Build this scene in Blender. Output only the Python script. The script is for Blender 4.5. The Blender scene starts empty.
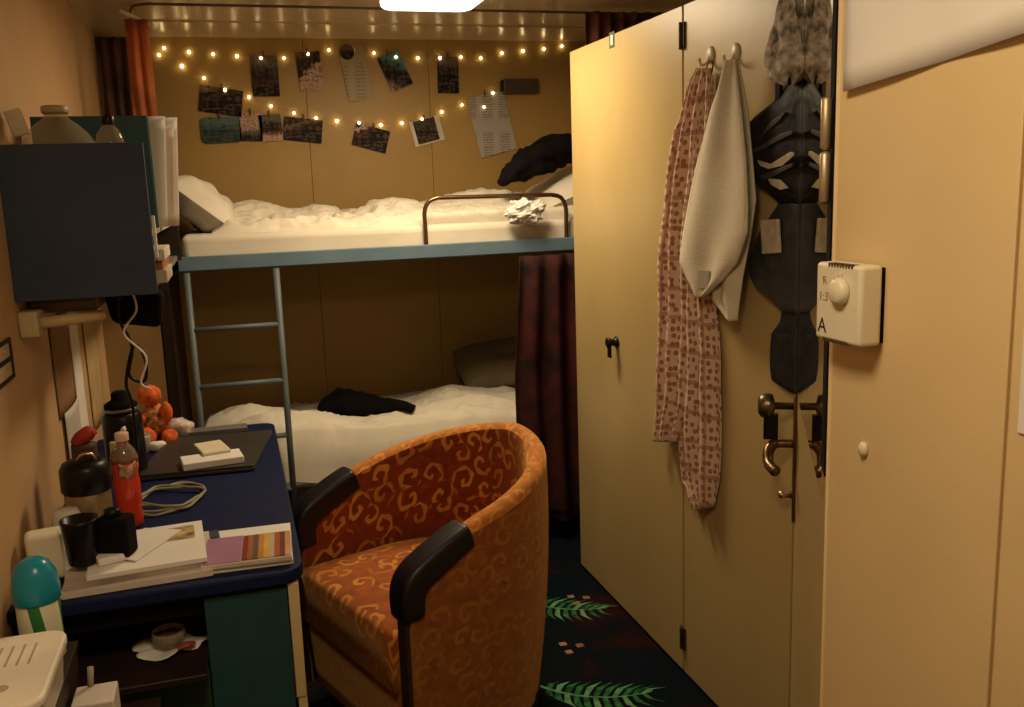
import bpy, bmesh, math, random
from mathutils import Vector, Matrix, noise
R = math.radians
rnd = random.Random(7)
sc = bpy.context.scene
COL = sc.collection

# ------------------------------------------------------------------ camera
def nrm(v):
    return Vector(v).normalized()
F = 929.5
CX, CY = 512.0, 353.5
yw = nrm((227 - CX, -(195 - CY), -F))
dn = nrm((690 - CX, -(5500 - CY), -F))
zw = -dn
xw = yw.cross(zw).normalized()
zw = xw.cross(yw).normalized()
H = 1.6
cam_d = bpy.data.cameras.new('camera')
cam = bpy.data.objects.new('camera', cam_d)
COL.objects.link(cam)
cam_d.sensor_width = 36.0
cam_d.lens = F / 1024.0 * 36.0
cam_d.clip_start = 0.02
M3 = Matrix((xw, yw, zw))          # cam space -> world space
cam.matrix_world = Matrix.Translation((0, 0, H)) @ M3.to_4x4()
sc.camera = cam

def at(px, py, X=None, Y=None, Z=None):
    """surveying helper: where a sight line of the photograph meets a plane of the room"""
    c = Vector((px - CX, -(py - CY), -F))
    r = M3 @ c
    if X is not None: t = X / r.x
    elif Y is not None: t = Y / r.y
    else: t = (Z - H) / r.z
    return Vector((r.x * t, r.y * t, H + r.z * t))

# ------------------------------------------------------------------ materials
def srgb(r, g, b):
    def f(c):
        c /= 255.0
        return c / 12.92 if c <= 0.04045 else ((c + 0.055) / 1.055) ** 2.4
    return (f(r), f(g), f(b), 1.0)

def col(c):
    return tuple(c) if len(c) == 4 else (c[0], c[1], c[2], 1.0)

class N:
    def __init__(s, name):
        s.m = bpy.data.materials.new(name); s.m.use_nodes = True
        s.t = s.m.node_tree; s.n = s.t.nodes; s.l = s.t.links
        s.b = s.n['Principled BSDF']
    def add(s, typ, **kw):
        o = s.n.new(typ)
        for k, v in kw.items():
            if k in o.inputs.keys() if isinstance(k, str) else False: o.inputs[k].default_value = v
            else: setattr(o, k, v)
        return o
    def link(s, a, b): s.l.new(a, b)
    def coord(s, which='Object'):
        return s.n.new('ShaderNodeTexCoord').outputs[which]
    def mapping(s, src, scale=(1, 1, 1), loc=(0, 0, 0), rot=(0, 0, 0)):
        o = s.n.new('ShaderNodeMapping'); s.link(src, o.inputs[0])
        o.inputs['Scale'].default_value = scale; o.inputs['Location'].default_value = loc
        o.inputs['Rotation'].default_value = rot
        return o.outputs[0]
    def noise(s, src, scale, detail=3, rough=0.5, dist=0.0):
        o = s.n.new('ShaderNodeTexNoise'); s.link(src, o.inputs['Vector'])
        o.inputs['Scale'].default_value = scale; o.inputs['Detail'].default_value = detail
        o.inputs['Roughness'].default_value = rough; o.inputs['Distortion'].default_value = dist
        return o.outputs['Fac']
    def math(s, op, a, b=None, c=None, clamp=False):
        o = s.n.new('ShaderNodeMath'); o.operation = op; o.use_clamp = clamp
        for i, v in enumerate((a, b, c)):
            if v is None: continue
            if isinstance(v, (int, float)): o.inputs[i].default_value = v
            else: s.link(v, o.inputs[i])
        return o.outputs[0]
    def ramp(s, fac, stops, interp='LINEAR'):
        o = s.n.new('ShaderNodeValToRGB'); s.link(fac, o.inputs[0])
        cr = o.color_ramp; cr.interpolation = interp
        while len(cr.elements) < len(stops): cr.elements.new(0.5)
        for e, (p, c) in zip(cr.elements, stops):
            e.position = p; e.color = col(c)
        return o.outputs[0]
    def mix(s, fac, a, b):
        o = s.n.new('ShaderNodeMix'); o.data_type = 'RGBA'
        if isinstance(fac, (int, float)): o.inputs[0].default_value = fac
        else: s.link(fac, o.inputs[0])
        for i, v in ((6, a), (7, b)):
            if isinstance(v, tuple): o.inputs[i].default_value = col(v)
            else: s.link(v, o.inputs[i])
        return o.outputs[2]
    def bump(s, h, strength=0.3, dist=0.01):
        o = s.n.new('ShaderNodeBump'); s.link(h, o.inputs['Height'])
        o.inputs['Strength'].default_value = strength; o.inputs['Distance'].default_value = dist
        s.link(o.outputs[0], s.b.inputs['Normal'])
    def base(s, c):
        if isinstance(c, tuple): s.b.inputs['Base Color'].default_value = col(c)
        else: s.link(c, s.b.inputs['Base Color'])
    def set(s, rough=0.5, metal=0.0, spec=0.5, trans=0.0, ior=1.45, sheen=0.0):
        s.b.inputs['Roughness'].default_value = rough
        s.b.inputs['Metallic'].default_value = metal
        s.b.inputs['Specular IOR Level'].default_value = spec
        s.b.inputs['Transmission Weight'].default_value = trans
        s.b.inputs['IOR'].default_value = ior
        if sheen: s.b.inputs['Sheen Weight'].default_value = sheen

MATS = {}
def mat(name, c, rough=0.5, metal=0.0, var=0.08, scale=8.0, bump=0.0, bscale=60.0, trans=0.0, spec=0.5, emit=None, es=1.0, ior=1.45, sheen=0):
    if name in MATS: return MATS[name]
    n = N(name)
    c = col(c)
    co = n.coord()
    f = n.noise(co, scale, 3)
    d = tuple(max(0, v * (1 - var * 1.6)) for v in c[:3]) + (1,)
    e = tuple(min(1, v * (1 + var)) for v in c[:3]) + (1,)
    n.base(n.ramp(f, [(0.3, d), (0.7, e)]))
    if bump:
        n.bump(n.noise(co, bscale, 2), bump, 0.003)
    n.set(rough, metal, spec, trans, ior, sheen)
    if emit is not None:
        n.b.inputs['Emission Color'].default_value = col(emit)
        n.b.inputs['Emission Strength'].default_value = es
    MATS[name] = n.m
    return n.m

def scroll_mat(name, ground, gold, scale=11.0, amount=0.0, rough=0.75):
    """velvet with curling damask scrolls; uv in metres"""
    n = N(name)
    uv = n.coord('UV')
    uv3 = n.mapping(uv, (scale, scale, 1))
    dn_ = n.n.new('ShaderNodeTexNoise'); n.link(uv3, dn_.inputs['Vector']); dn_.inputs['Scale'].default_value = 0.9
    mixv = n.n.new('ShaderNodeVectorMath'); mixv.operation = 'MULTIPLY_ADD'
    n.link(dn_.outputs['Color'], mixv.inputs[0]); mixv.inputs[1].default_value = (0.5, 0.5, 0); n.link(uv3, mixv.inputs[2])
    v = n.n.new('ShaderNodeTexVoronoi'); v.voronoi_dimensions = '2D'; v.inputs['Scale'].default_value = 1.0
    v.inputs['Randomness'].default_value = 0.75
    n.link(mixv.outputs[0], v.inputs['Vector'])
    sub = n.n.new('ShaderNodeVectorMath'); sub.operation = 'SUBTRACT'
    n.link(mixv.outputs[0], sub.inputs[0]); n.link(v.outputs['Position'], sub.inputs[1])
    sep = n.n.new('ShaderNodeSeparateXYZ'); n.link(sub.outputs[0], sep.inputs[0])
    ang = n.math('ARCTAN2', sep.outputs[1], sep.outputs[0])
    rr = v.outputs['Distance']
    sepc = n.n.new('ShaderNodeSeparateColor'); n.link(v.outputs['Color'], sepc.inputs[0])
    sgn = n.math('SIGN', n.math('SUBTRACT', sepc.outputs[0], 0.5))
    a2 = n.math('MULTIPLY', ang, sgn)
    ph = n.math('MULTIPLY', sepc.outputs[1], 6.28)
    s1 = n.math('SINE', n.math('ADD', n.math('ADD', a2, n.math('MULTIPLY', rr, 12.0)), ph))
    # leaves budding from the outside of each scroll
    s2 = n.math('SINE', n.math('ADD', n.math('MULTIPLY', ang, 5.0), n.math('MULTIPLY', rr, 6.0)))
    s = n.math('ADD', s1, n.math('MULTIPLY', n.math('MULTIPLY', s2, 0.5), n.math('MULTIPLY', rr, 1.6)))
    fac = n.ramp(s, [(0.35, (0, 0, 0)), (0.62, (1, 1, 1))])
    sepf = n.n.new('ShaderNodeSeparateColor'); n.link(fac, sepf.inputs[0])
    edge = n.math('SUBTRACT', 0.62, rr); edge = n.math('MULTIPLY', edge, 6.0, clamp=True)
    f = n.math('MULTIPLY', sepf.outputs[0], edge)
    wear = n.noise(uv, 9.0, 4)
    f = n.math('MULTIPLY', f, n.ramp(wear, [(0.3, (0.45,) * 3), (0.62, (1,) * 3)]))
    f = n.math('MULTIPLY', f, 1.0 - amount)
    gr = n.ramp(n.noise(uv, 25.0, 4), [(0.3, tuple(v_ * 0.7 for v_ in ground[:3])), (0.7, tuple(v_ * 1.25 for v_ in ground[:3]))])
    n.base(n.mix(f, gr, gold))
    n.bump(n.noise(uv, 300, 2), 0.25, 0.002)
    n.set(rough, 0, 0.35, sheen=0.8)
    n.b.inputs['Sheen Tint'].default_value = (1.0, 0.55, 0.2, 1)
    return n.m

def photo_mat(name, stops, ang=0.0, scale=26, amt=0.6, rough=0.3):
    n = N(name)
    g = n.coord('Generated')
    m = n.mapping(g, (1, 1, 1), rot=(0, ang, 0))
    sep = n.n.new('ShaderNodeSeparateXYZ'); n.link(m, sep.inputs[0])
    nz = n.noise(g, scale / 4.0, 5, 0.6)
    v = n.math('ADD', sep.outputs[2], n.math('MULTIPLY', n.math('SUBTRACT', nz, 0.5), amt))
    fine = n.noise(n.mapping(g, (1, 1, 1.6)), scale * 0.24, 4, 0.6)
    c_ = n.ramp(v, stops)
    c_ = n.mix(n.ramp(fine, [(0.50, (0, 0, 0)), (0.56, (0.55,) * 3), (0.64, (0.75,) * 3), (0.70, (0, 0, 0))]), c_, (0.13, 0.085, 0.06))
    c_ = n.mix(n.ramp(fine, [(0.36, (0.8,) * 3), (0.42, (0, 0, 0))]), c_, (0.012, 0.008, 0.009))
    n.base(c_)
    n.set(0.6, 0, 0.2)
    return n.m

def print_mat(name, paper, ink, rows=9, cols=3):
    n = N(name)
    g = n.coord('Generated')
    sep = n.n.new('ShaderNodeSeparateXYZ'); n.link(g, sep.inputs[0])
    lines = n.math('SINE', n.math('MULTIPLY', sep.outputs[2], rows * 6.283 * 3))
    blocks = n.math('SINE', n.math('MULTIPLY', sep.outputs[2], rows * 1.1))
    cl = n.math('SINE', n.math('MULTIPLY', sep.outputs[0], cols * 6.283))
    mk = n.noise(n.mapping(g, (30, 1, 60)), 1.0, 2)
    f = n.math('MULTIPLY', n.math('GREATER_THAN', lines, 0.0), n.math('GREATER_THAN', cl, -0.35))
    f = n.math('MULTIPLY', f, n.math('GREATER_THAN', mk, 0.45))
    f = n.math('MULTIPLY', f, n.math('GREATER_THAN', blocks, -0.6))
    n.base(n.mix(n.math('MULTIPLY', f, 0.75), paper, ink))
    n.set(0.6)
    return n.m

# paints and stuffs
CREAM = srgb(226, 206, 158)
M_W = N('cream_door_laminate')
co = M_W.coord()
M_W.base(M_W.ramp(M_W.noise(M_W.mapping(co, (1, 1, .6)), 3.0, 4), [(0.3, (0.50, 0.36, 0.150)), (0.7, (0.57, 0.42, 0.185))]))
M_W.bump(M_W.noise(co, 14, 3), 0.05, 0.01); M_W.set(0.38, 0, 0.5); M_W = M_W.m
M_T = mat('cream_wall_laminate', (0.78, 0.58, 0.30), 0.55, var=0.04, scale=4, bump=0.08, bscale=150)
M_LEFT = mat('peach_wall_paint', (0.60, 0.37, 0.185), 0.6, var=0.06, scale=3, bump=0.1, bscale=90)
M_BACK = mat('ochre_wall_panel', (0.44, 0.27, 0.080), 0.45, var=0.06, scale=3, bump=0.1, bscale=80)
M_CEIL = mat('tan_metal_ceiling', (0.64, 0.49, 0.31), 0.25, var=0.05, scale=3, spec=0.9)
M_BLUE = mat('grey_blue_paint', (0.14, 0.22, 0.29), 0.45, var=0.08)
M_NAVYP = mat('navy_panel', (0.035, 0.05, 0.085), 0.7, var=0.1)
M_NAVY = mat('navy_desk_linoleum', (0.006, 0.012, 0.055), 0.65, var=0.12, scale=30, spec=0.2)
M_TEALP = mat('dark_teal_panel', (0.02, 0.075, 0.075), 0.5, var=0.12)
M_GREENP = mat('dark_green_panel', (0.02, 0.045, 0.022), 0.6)
M_BLACK = mat('black_plastic', (0.006, 0.005, 0.006), 0.35, var=0.1, spec=0.3)
M_BLKM = mat('black_matt', (0.006, 0.004, 0.005), 0.9, var=0.15, spec=0.15)
M_DKRED = mat('dark_red_cloth', (0.05, 0.005, 0.003), 0.9, var=0.6, scale=9)
M_STEEL = mat('brushed_steel', (0.55, 0.47, 0.38), 0.3, 1.0, var=0.05)
M_BRONZE = mat('bronze_tube', (0.22, 0.13, 0.07), 0.3, 0.9, var=0.1)
M_SHEET = mat('cream_sheet', (0.74, 0.67, 0.55), 0.85, var=0.04, bump=0.15, bscale=40)
M_SHEET2 = mat('white_duvet', (0.76, 0.69, 0.57), 0.85, var=0.05, bump=0.2, bscale=30)
M_WHITE = mat('white_paper', (0.85, 0.80, 0.74), 0.6, var=0.03)
M_PAPER2 = mat('grey_paper', (0.62, 0.56, 0.49), 0.6, var=0.06)
M_CREAMP = mat('cream_plastic', (0.82, 0.74, 0.55), 0.4, var=0.03)
M_BEIGE = mat('beige_wood', (0.70, 0.55, 0.30), 0.5, var=0.08)
M_DARKW = mat('dark_brown_wood', (0.022, 0.010, 0.006), 0.55, var=0.2)
M_ORANGE = mat('rust_curtain', (0.50, 0.14, 0.045), 0.9, var=0.2)
M_BROWNC = mat('brown_curtain', (0.11, 0.055, 0.03), 0.9, var=0.25)
M_TOWEL = mat('cream_towel', (0.80, 0.72, 0.56), 0.95, var=0.05, bump=0.5, bscale=220)
M_GLASS = mat('clear_glass', (0.50, 0.40, 0.25), 0.08, var=0.1); M_GLASS.node_tree.nodes['Principled BSDF'].inputs['Alpha'].default_value = 0.42
M_CLOTHG = mat('grey_flannel', (0.55, 0.50, 0.44), 0.95, var=0.5, scale=45, bump=0.5, bscale=90)
M_MIRROR = mat('mirror_glass', (0.86, 0.80, 0.68), 0.02, 1.0, var=0.0)
M_BULB = mat('warm_bulb', (1, 0.8, 0.4), 0.5, emit=(1.0, 0.78, 0.38), es=13.0)
M_WIRE = mat('copper_wire', (0.40, 0.24, 0.08), 0.4, 0.2)
M_PEG = mat('wooden_peg', (0.16, 0.08, 0.03), 0.7)
M_RED = mat('red_drink', (0.70, 0.05, 0.02), 0.15, var=0.1, spec=0.8)
M_OR = mat('orange_plush', (0.80, 0.13, 0.02), 0.8, var=0.3, scale=40)
M_TEAL = mat('turquoise_cap', (0.01, 0.26, 0.36), 0.25, var=0.03)

# ------------------------------------------------------------------ mesh builder
class MB:
    def __init__(s): s.v = []; s.f = []; s.mi = []; s.uv = {}; s.m = 0
    def vert(s, p, uv=None):
        s.v.append(tuple(p)); i = len(s.v) - 1
        if uv is not None: s.uv[i] = uv
        return i
    def face(s, *i): s.f.append(tuple(i)); s.mi.append(s.m)
    def box(s, x0, x1, y0, y1, z0, z1, M=None):
        b = len(s.v)
        for z in (z0, z1):
            for (x, y) in ((x0, y0), (x1, y0), (x1, y1), (x0, y1)):
                p = Vector((x, y, z))
                s.vert(M @ p if M else p)
        for q in ((0, 3, 2, 1), (4, 5, 6, 7), (0, 1, 5, 4), (1, 2, 6, 5), (2, 3, 7, 6), (3, 0, 4, 7)):
            s.face(*[b + i for i in q])
        return s
    def tube(s, pts, r, seg=10, cap=True, closed=False):
        pts = [Vector(p) for p in pts]; n = len(pts)
        rs = r if isinstance(r, (list, tuple)) else [r] * n
        prev = None; rings = []
        for i, p in enumerate(pts):
            if closed: d = pts[(i + 1) % n] - pts[i - 1]
            else: d = pts[min(i + 1, n - 1)] - pts[max(i - 1, 0)]
            d.normalize()
            if prev is None:
                a = Vector((0, 0, 1)) if abs(d.z) < 0.9 else Vector((1, 0, 0))
                u = d.cross(a).normalized()
            else:
                u = (prev - d * prev.dot(d)).normalized()
            prev = u; w = d.cross(u)
            rings.append([s.vert(p + (u * math.cos(2 * math.pi * k / seg) + w * math.sin(2 * math.pi * k / seg)) * rs[i]) for k in range(seg)])
        m = n if closed else n - 1
        for i in range(m):
            A, B = rings[i], rings[(i + 1) % n]
            for k in range(seg):
                s.face(A[k], A[(k + 1) % seg], B[(k + 1) % seg], B[k])
        if cap and not closed:
            s.face(*reversed(rings[0])); s.face(*rings[-1])
        return s
    def lathe(s, prof, c=(0, 0, 0), seg=24, M=None, sx=1, sy=1):
        c = Vector(c); rings = []
        for r, z in prof:
            if r < 1e-5:
                p = Vector((0, 0, z)); p = (M @ p if M else p) + c
                rings.append([s.vert(p)])
            else:
                ring = []
                for k in range(seg):
                    a = 2 * math.pi * k / seg
                    p = Vector((r * math.cos(a) * sx, r * math.sin(a) * sy, z)); p = (M @ p if M else p) + c
                    ring.append(s.vert(p))
                rings.append(ring)
        for A, B in zip(rings, rings[1:]):
            if len(A) == 1 and len(B) == 1: continue
            for k in range(seg):
                if len(A) == 1: s.face(A[0], B[(k + 1) % seg], B[k])
                elif len(B) == 1: s.face(A[k], A[(k + 1) % seg], B[0])
                else: s.face(A[k], A[(k + 1) % seg], B[(k + 1) % seg], B[k])
        if len(rings[0]) > 1: s.face(*reversed(rings[0]))
        if len(rings[-1]) > 1: s.face(*rings[-1])
        return s
    def grid(s, nu, nv, fn, uvf=None, flip=False):
        ids = [[s.vert(fn(i / nu, j / nv), uvf(i / nu, j / nv) if uvf else None) for j in range(nv + 1)] for i in range(nu + 1)]
        for i in range(nu):
            for j in range(nv):
                q = (ids[i][j], ids[i + 1][j], ids[i + 1][j + 1], ids[i][j + 1])
                s.face(*(reversed(q) if flip else q))
        return ids
    def prism(s, poly, fn0, fn1):
        """poly of 2-D points; fn0 and fn1 place the two ends"""
        a = [s.vert(fn0(p)) for p in poly]; b = [s.vert(fn1(p)) for p in poly]
        n = len(poly)
        s.face(*reversed(a)); s.face(*b)
        for k in range(n): s.face(a[k], a[(k + 1) % n], b[(k + 1) % n], b[k])
        return s
    def sphere(s, c, r, seg=14, rings=8, sc_=(1, 1, 1)):
        prof = [(r * math.sin(math.pi * i / rings), -r * math.cos(math.pi * i / rings)) for i in range(rings + 1)]
        b = len(s.v)
        s.lathe(prof, (0, 0, 0), seg)
        for i in range(b, len(s.v)):
            x, y, z = s.v[i]; s.v[i] = (x * sc_[0] + c[0], y * sc_[1] + c[1], z * sc_[2] + c[2])
        return s
    def build(s, name, mats, parent=None, smooth=False, bevel=0.0, bseg=2, subsurf=0, solid=0.0, loc=None):
        me = bpy.data.meshes.new(name)
        vs = s.v
        if loc is not None:
            L = Vector(loc); vs = [tuple(Vector(v) - L) for v in s.v]
        me.from_pydata(vs, [], s.f)
        if not isinstance(mats, (list, tuple)): mats = [mats]
        for m in mats: me.materials.append(m)
        for p, mi in zip(me.polygons, s.mi): p.material_index = mi
        if s.uv:
            lay = me.uv_layers.new(name='UVMap')
            for lp in me.loops: lay.data[lp.index].uv = s.uv.get(lp.vertex_index, (0, 0))
        bm = bmesh.new(); bm.from_mesh(me); bmesh.ops.recalc_face_normals(bm, faces=bm.faces); bm.to_mesh(me); bm.free()
        o = bpy.data.objects.new(name, me); COL.objects.link(o)
        if loc is not None: o.location = loc
        if parent is not None: attach(o, parent)
        if smooth:
            for p in me.polygons: p.use_smooth = True
        if solid:
            d = o.modifiers.new('solidify', 'SOLIDIFY'); d.thickness = solid; d.offset = 0
        if bevel:
            d = o.modifiers.new('bevel', 'BEVEL'); d.width = bevel; d.segments = bseg; d.limit_method = 'ANGLE'; d.angle_limit = R(40)
            for p in me.polygons: p.use_smooth = True
            me.set_sharp_from_angle(angle=R(35)) if hasattr(me, 'set_sharp_from_angle') else None
        if subsurf:
            d = o.modifiers.new('subdivision', 'SUBSURF'); d.levels = subsurf; d.render_levels = subsurf
        return o

LOCS = {}
def world_loc(o):
    p = Vector(o.location); q = o.parent
    while q is not None: p += Vector(q.location); q = q.parent
    return p
def attach(o, parent):
    o.location = Vector(o.location) - world_loc(parent)
    o.parent = parent
def tag(o, label=None, cat=None, group=None, kind=None):
    if label: o['label'] = label
    if cat: o['category'] = cat
    if group: o['group'] = group
    if kind: o['kind'] = kind
    return o
def thing(name, label, cat, loc=(0, 0, 0), group=None):
    o = bpy.data.objects.new(name, None); o.empty_display_size = 0.05
    COL.objects.link(o); o.location = loc
    return tag(o, label, cat, group)
def copy_tree(o, parent=None, delta=None):
    c = o.copy(); COL.objects.link(c)
    if parent is not None: c.parent = parent
    for ch in list(o.children): copy_tree(ch, c)
    return c
def struct(o): o['kind'] = 'structure'; return o
def rounded_rect(w, h, r, n=5):
    pts = []
    for cx, cy, a0 in ((w / 2 - r, h / 2 - r, 0), (-w / 2 + r, h / 2 - r, 90), (-w / 2 + r, -h / 2 + r, 180), (w / 2 - r, -h / 2 + r, 270)):
        for k in range(n + 1):
            a = R(a0 + 90 * k / n); pts.append((cx + r * math.cos(a), cy + r * math.sin(a)))
    return pts
def smooth_path(pts, n=8):
    pts = [Vector(p) for p in pts]; out = []
    for i in range(len(pts) - 1):
        p0 = pts[max(i - 1, 0)]; p1 = pts[i]; p2 = pts[i + 1]; p3 = pts[min(i + 2, len(pts) - 1)]
        for k in range(n):
            t = k / n
            out.append(0.5 * ((2 * p1) + (p2 - p0) * t + (2 * p0 - 5 * p1 + 4 * p2 - p3) * t * t + (3 * p1 - p0 - 3 * p2 + p3) * t ** 3))
    out.append(pts[-1]); return out

# ================================================================== the room
XL, XR, YB, YF, ZC = -0.515, 1.93, 4.76, -0.55, 2.33
XW, YW0, YW1, ZW = 1.305, 1.954, 3.49, 2.095     # wardrobe front
XT, YT = 0.839, 1.172                             # near wall panel, its far edge

# carpet: dark ground with green fronds and small flowers woven in
M_CARPET = N('dark_patterned_carpet')
g = M_CARPET.coord()
f = M_CARPET.noise(g, 2.6, 3, 0.5, 0.5)
M_CARPET.base(M_CARPET.ramp(f, [(0.46, (0.003, 0.007, 0.012)), (0.56, (0.004, 0.006, 0.009)), (0.64, (0.022, 0.005, 0.006)), (0.75, (0.022, 0.005, 0.006))]))
M_CARPET.bump(M_CARPET.noise(g, 400, 2), 0.4, 0.003); M_CARPET.set(0.95, 0, 0.1); M_CARPET = M_CARPET.m
M_LEAFC = mat('woven_green_leaf', (0.03, 0.15, 0.05), 0.95, var=0.5, scale=30, spec=0.1)
M_VEINC = mat('woven_pale_vein', (0.12, 0.30, 0.14), 0.95, var=0.3, scale=30, spec=0.1)
M_FLOWC = mat('woven_buff_flower', (0.30, 0.17, 0.09), 0.95, var=0.3, scale=30, spec=0.1)
fl = MB(); fl.box(XL, XR, YF, YB, -0.05, 0.0)
def leaf(cx, cy, rot, L=0.34, bend=0.35):
    M = Matrix.Translation((cx, cy, 0)) @ Matrix.Rotation(rot, 4, 'Z')
    def spine(t): return Vector((L * (t - 0.5), bend * L * (t - 0.5) ** 2 * 1.6, 0))
    for side in (-1, 1):
        for k in range(1, 12):
            t = k / 12.0; p = spine(t); w = 0.27 * L * math.sin(math.pi * min(1, t * 0.92 + 0.05)) ** 0.7
            tip = p + Vector((0.075 * L + 0.14 * L * t, side * w, 0))
            mid = p.lerp(tip, 0.5) + Vector((-0.035 * L, side * 0.02 * L, 0))
            hw = 0.020 * L
            a = [p + Vector((-hw, 0, 0)), mid + Vector((-hw * 1.5, 0, 0)), tip, mid + Vector((hw * 1.5, 0, 0)), p + Vector((hw, 0, 0))]
            fl.m = 1 if (k + (side > 0)) % 3 else 2
            fl.face(*[fl.vert((M @ (q + Vector((0, 0, 0.0008 + 0.0001 * (k % 2)))))) for q in a])
    fl.m = 2
    for k in range(10):
        a, b = spine(k / 10), spine((k + 1) / 10); w = 0.006 * (1 - k / 14)
        q = [a + Vector((0, -w, 0)), b + Vector((0, -w, 0)), b + Vector((0, w, 0)), a + Vector((0, w, 0))]
        fl.face(*[fl.vert(M @ (v + Vector((0, 0, 0.0012)))) for v in q])
def flower(cx, cy):
    fl.m = 3
    for k in range(3):
        ox, oy = cx + 0.035 * math.cos(k * 2.1), cy + 0.035 * math.sin(k * 2.1)
        fl.face(*[fl.vert((ox + (0.013 + 0.005 * (j % 2)) * math.cos(j * math.pi / 4), oy + (0.013 + 0.005 * (j % 2)) * math.sin(j * math.pi / 4), 0.001)) for j in range(8)])
leaf(1.08, 3.15, R(-35), 0.36); leaf(0.98, 2.52, R(-25), 0.36); flower(1.18, 3.2); flower(0.86, 2.42); flower(1.02, 2.85)
for i, (x, y, a) in enumerate([(0.35, 2.0, 40), (0.3, 1.3, 200), (0.0, 0.6, 80), (0.55, 0.7, 10), (0.6, 3.6, 0), (0.9, 1.75, 60), (-0.2, 1.4, 300)]):
    leaf(x, y, R(a)); flower(x + 0.2, y + 0.12)
fl.m = 0
struct(fl.build('floor', [M_CARPET, M_LEAFC, M_VEINC, M_FLOWC]))
struct(MB().box(XL, XR, YF, YB, ZC, ZC + 0.05).build('ceiling', M_CEIL))
struct(MB().box(XL - 0.06, XL, YF, YB, -0.05, ZC + 0.05).build('wall_left', M_LEFT))
struct(MB().box(XR, XR + 0.06, YF, YB, -0.05, ZC + 0.05).build('wall_right', M_BACK))
struct(MB().box(XL - 0.06, XR + 0.06, YF - 0.06, YF, -0.05, ZC + 0.05).build('wall_front', M_T))
bw = MB()
xs = [XL - 0.06, 0.41, 1.02, XR + 0.06]
for a, b in zip(xs, xs[1:]): bw.box(a + 0.0012, b - 0.0012, YB, YB + 0.05, -0.05, ZC + 0.05)
struct(bw.build('wall_back', M_BACK))
struct(MB().box(XL - 0.06, XR + 0.06, YB + 0.045, YB + 0.06, -0.05, ZC + 0.05).build('trim_back', M_DARKW))
# near right wall: two laminate panels with a groove, a rounded edge trim
tw = MB(); tw.box(XT, XT + 0.05, 0.838, YT - 0.006, 0, ZC); tw.box(XT, XT + 0.05, YF, 0.832, 0, ZC); tw.box(XT + 0.006, XT + 0.05, 0.83, 0.84, 0, ZC)
struct(tw.build('wall_near_right', M_T, bevel=0.0015))
struct(MB().box(XT - 0.002, XT + 0.052, YT - 0.012, YT, 0, ZC).build('trim_1', M_T, bevel=0.006, bseg=3))
# baseboards
struct(MB().box(XL, XL + 0.012, YF, YB, 0, 0.08).build('baseboard_left', M_DARKW))
# closing panels round the wardrobe block
struct(MB().box(XW + 0.05, XR, YW0 - 0.06, YW0 - 0.03, 0, ZC).build('wall_closet_side', M_W))

struct(MB().box(XL, -0.30, 3.955, 3.97, 0, 1.375).build('wall_bunk_end', mat('brown_tan_panel', (0.34, 0.21, 0.085), 0.5)))
# curtain track on the ceiling round the bunks
p0 = Vector((-0.33, 4.60, ZC - 0.012))
tr = MB().tube(smooth_path([(-0.30, 4.62, ZC - 0.014), (-0.30, 4.2, ZC - 0.014), (-0.29, 3.99, ZC - 0.014), (-0.24, 3.91, ZC - 0.014), (-0.1, 3.90, ZC - 0.014), (0.8, 3.90, ZC - 0.014), (1.9, 3.90, ZC - 0.014)], 6), 0.0055, 8)
tag(tr.build('curtain_track', mat('brown_track', (0.12, 0.07, 0.04), 0.4), smooth=True), 'thin dark curtain track curving round the bunk on the ceiling', 'curtain track')
# second fine ceiling batten
tag(MB().box(-0.3, 1.9, 4.33, 4.342, ZC - 0.006, ZC).build('ceiling_seam_strip', M_CEIL), 'narrow raised tan seam strip running across the ceiling above the bunk', 'trim')

# ------------------------------------------------------------------ lamps
def rr_slab(name, cx, cy, w, d, z0, z1, r, m, parent=None, bevel=0.01):
    b = MB(); b.prism(rounded_rect(w, d, r), lambda p: (cx + p[0], cy + p[1], z0), lambda p: (cx + p[0], cy + p[1], z1))
    return b.build(name, m, parent, bevel=bevel, bseg=3)
LAMPC = (1.0, 0.785, 0.49)
M_DIFF = mat('lamp_diffuser', (1, 0.95, 0.85), 0.5, emit=(1.0, 0.86, 0.66), es=3.0, var=0)
def lamp(label, cx, cy, w, d, power):
    t = thing('ceiling_lamp', label, 'lamp', (cx, cy, ZC))
    rr_slab('lamp_base', cx, cy, w + 0.03, d + 0.03, ZC - 0.02, ZC, 0.06, M_CREAMP, t, 0.004)
    rr_slab('diffuser', cx, cy, w, d, ZC - 0.065, ZC - 0.02, 0.06, M_DIFF, t, 0.02)
    L = bpy.data.lights.new('lamp_light', 'AREA'); L.shape = 'RECTANGLE'; L.size = w * 0.9; L.size_y = d * 0.9
    L.energy = power; L.color = LAMPC
    o = bpy.data.objects.new('lamp_light', L); COL.objects.link(o); o.location = (cx, cy, ZC - 0.068)
    attach(o, t)
    return t
lamp('glowing white rounded ceiling lamp in front of the bunks', 0.785, 3.35, 0.36, 0.66, 21.5)
lamp('white rounded ceiling lamp over the near end of the room by the thermostat wall', 0.10, 0.72, 0.34, 0.5, 10.2)

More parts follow.
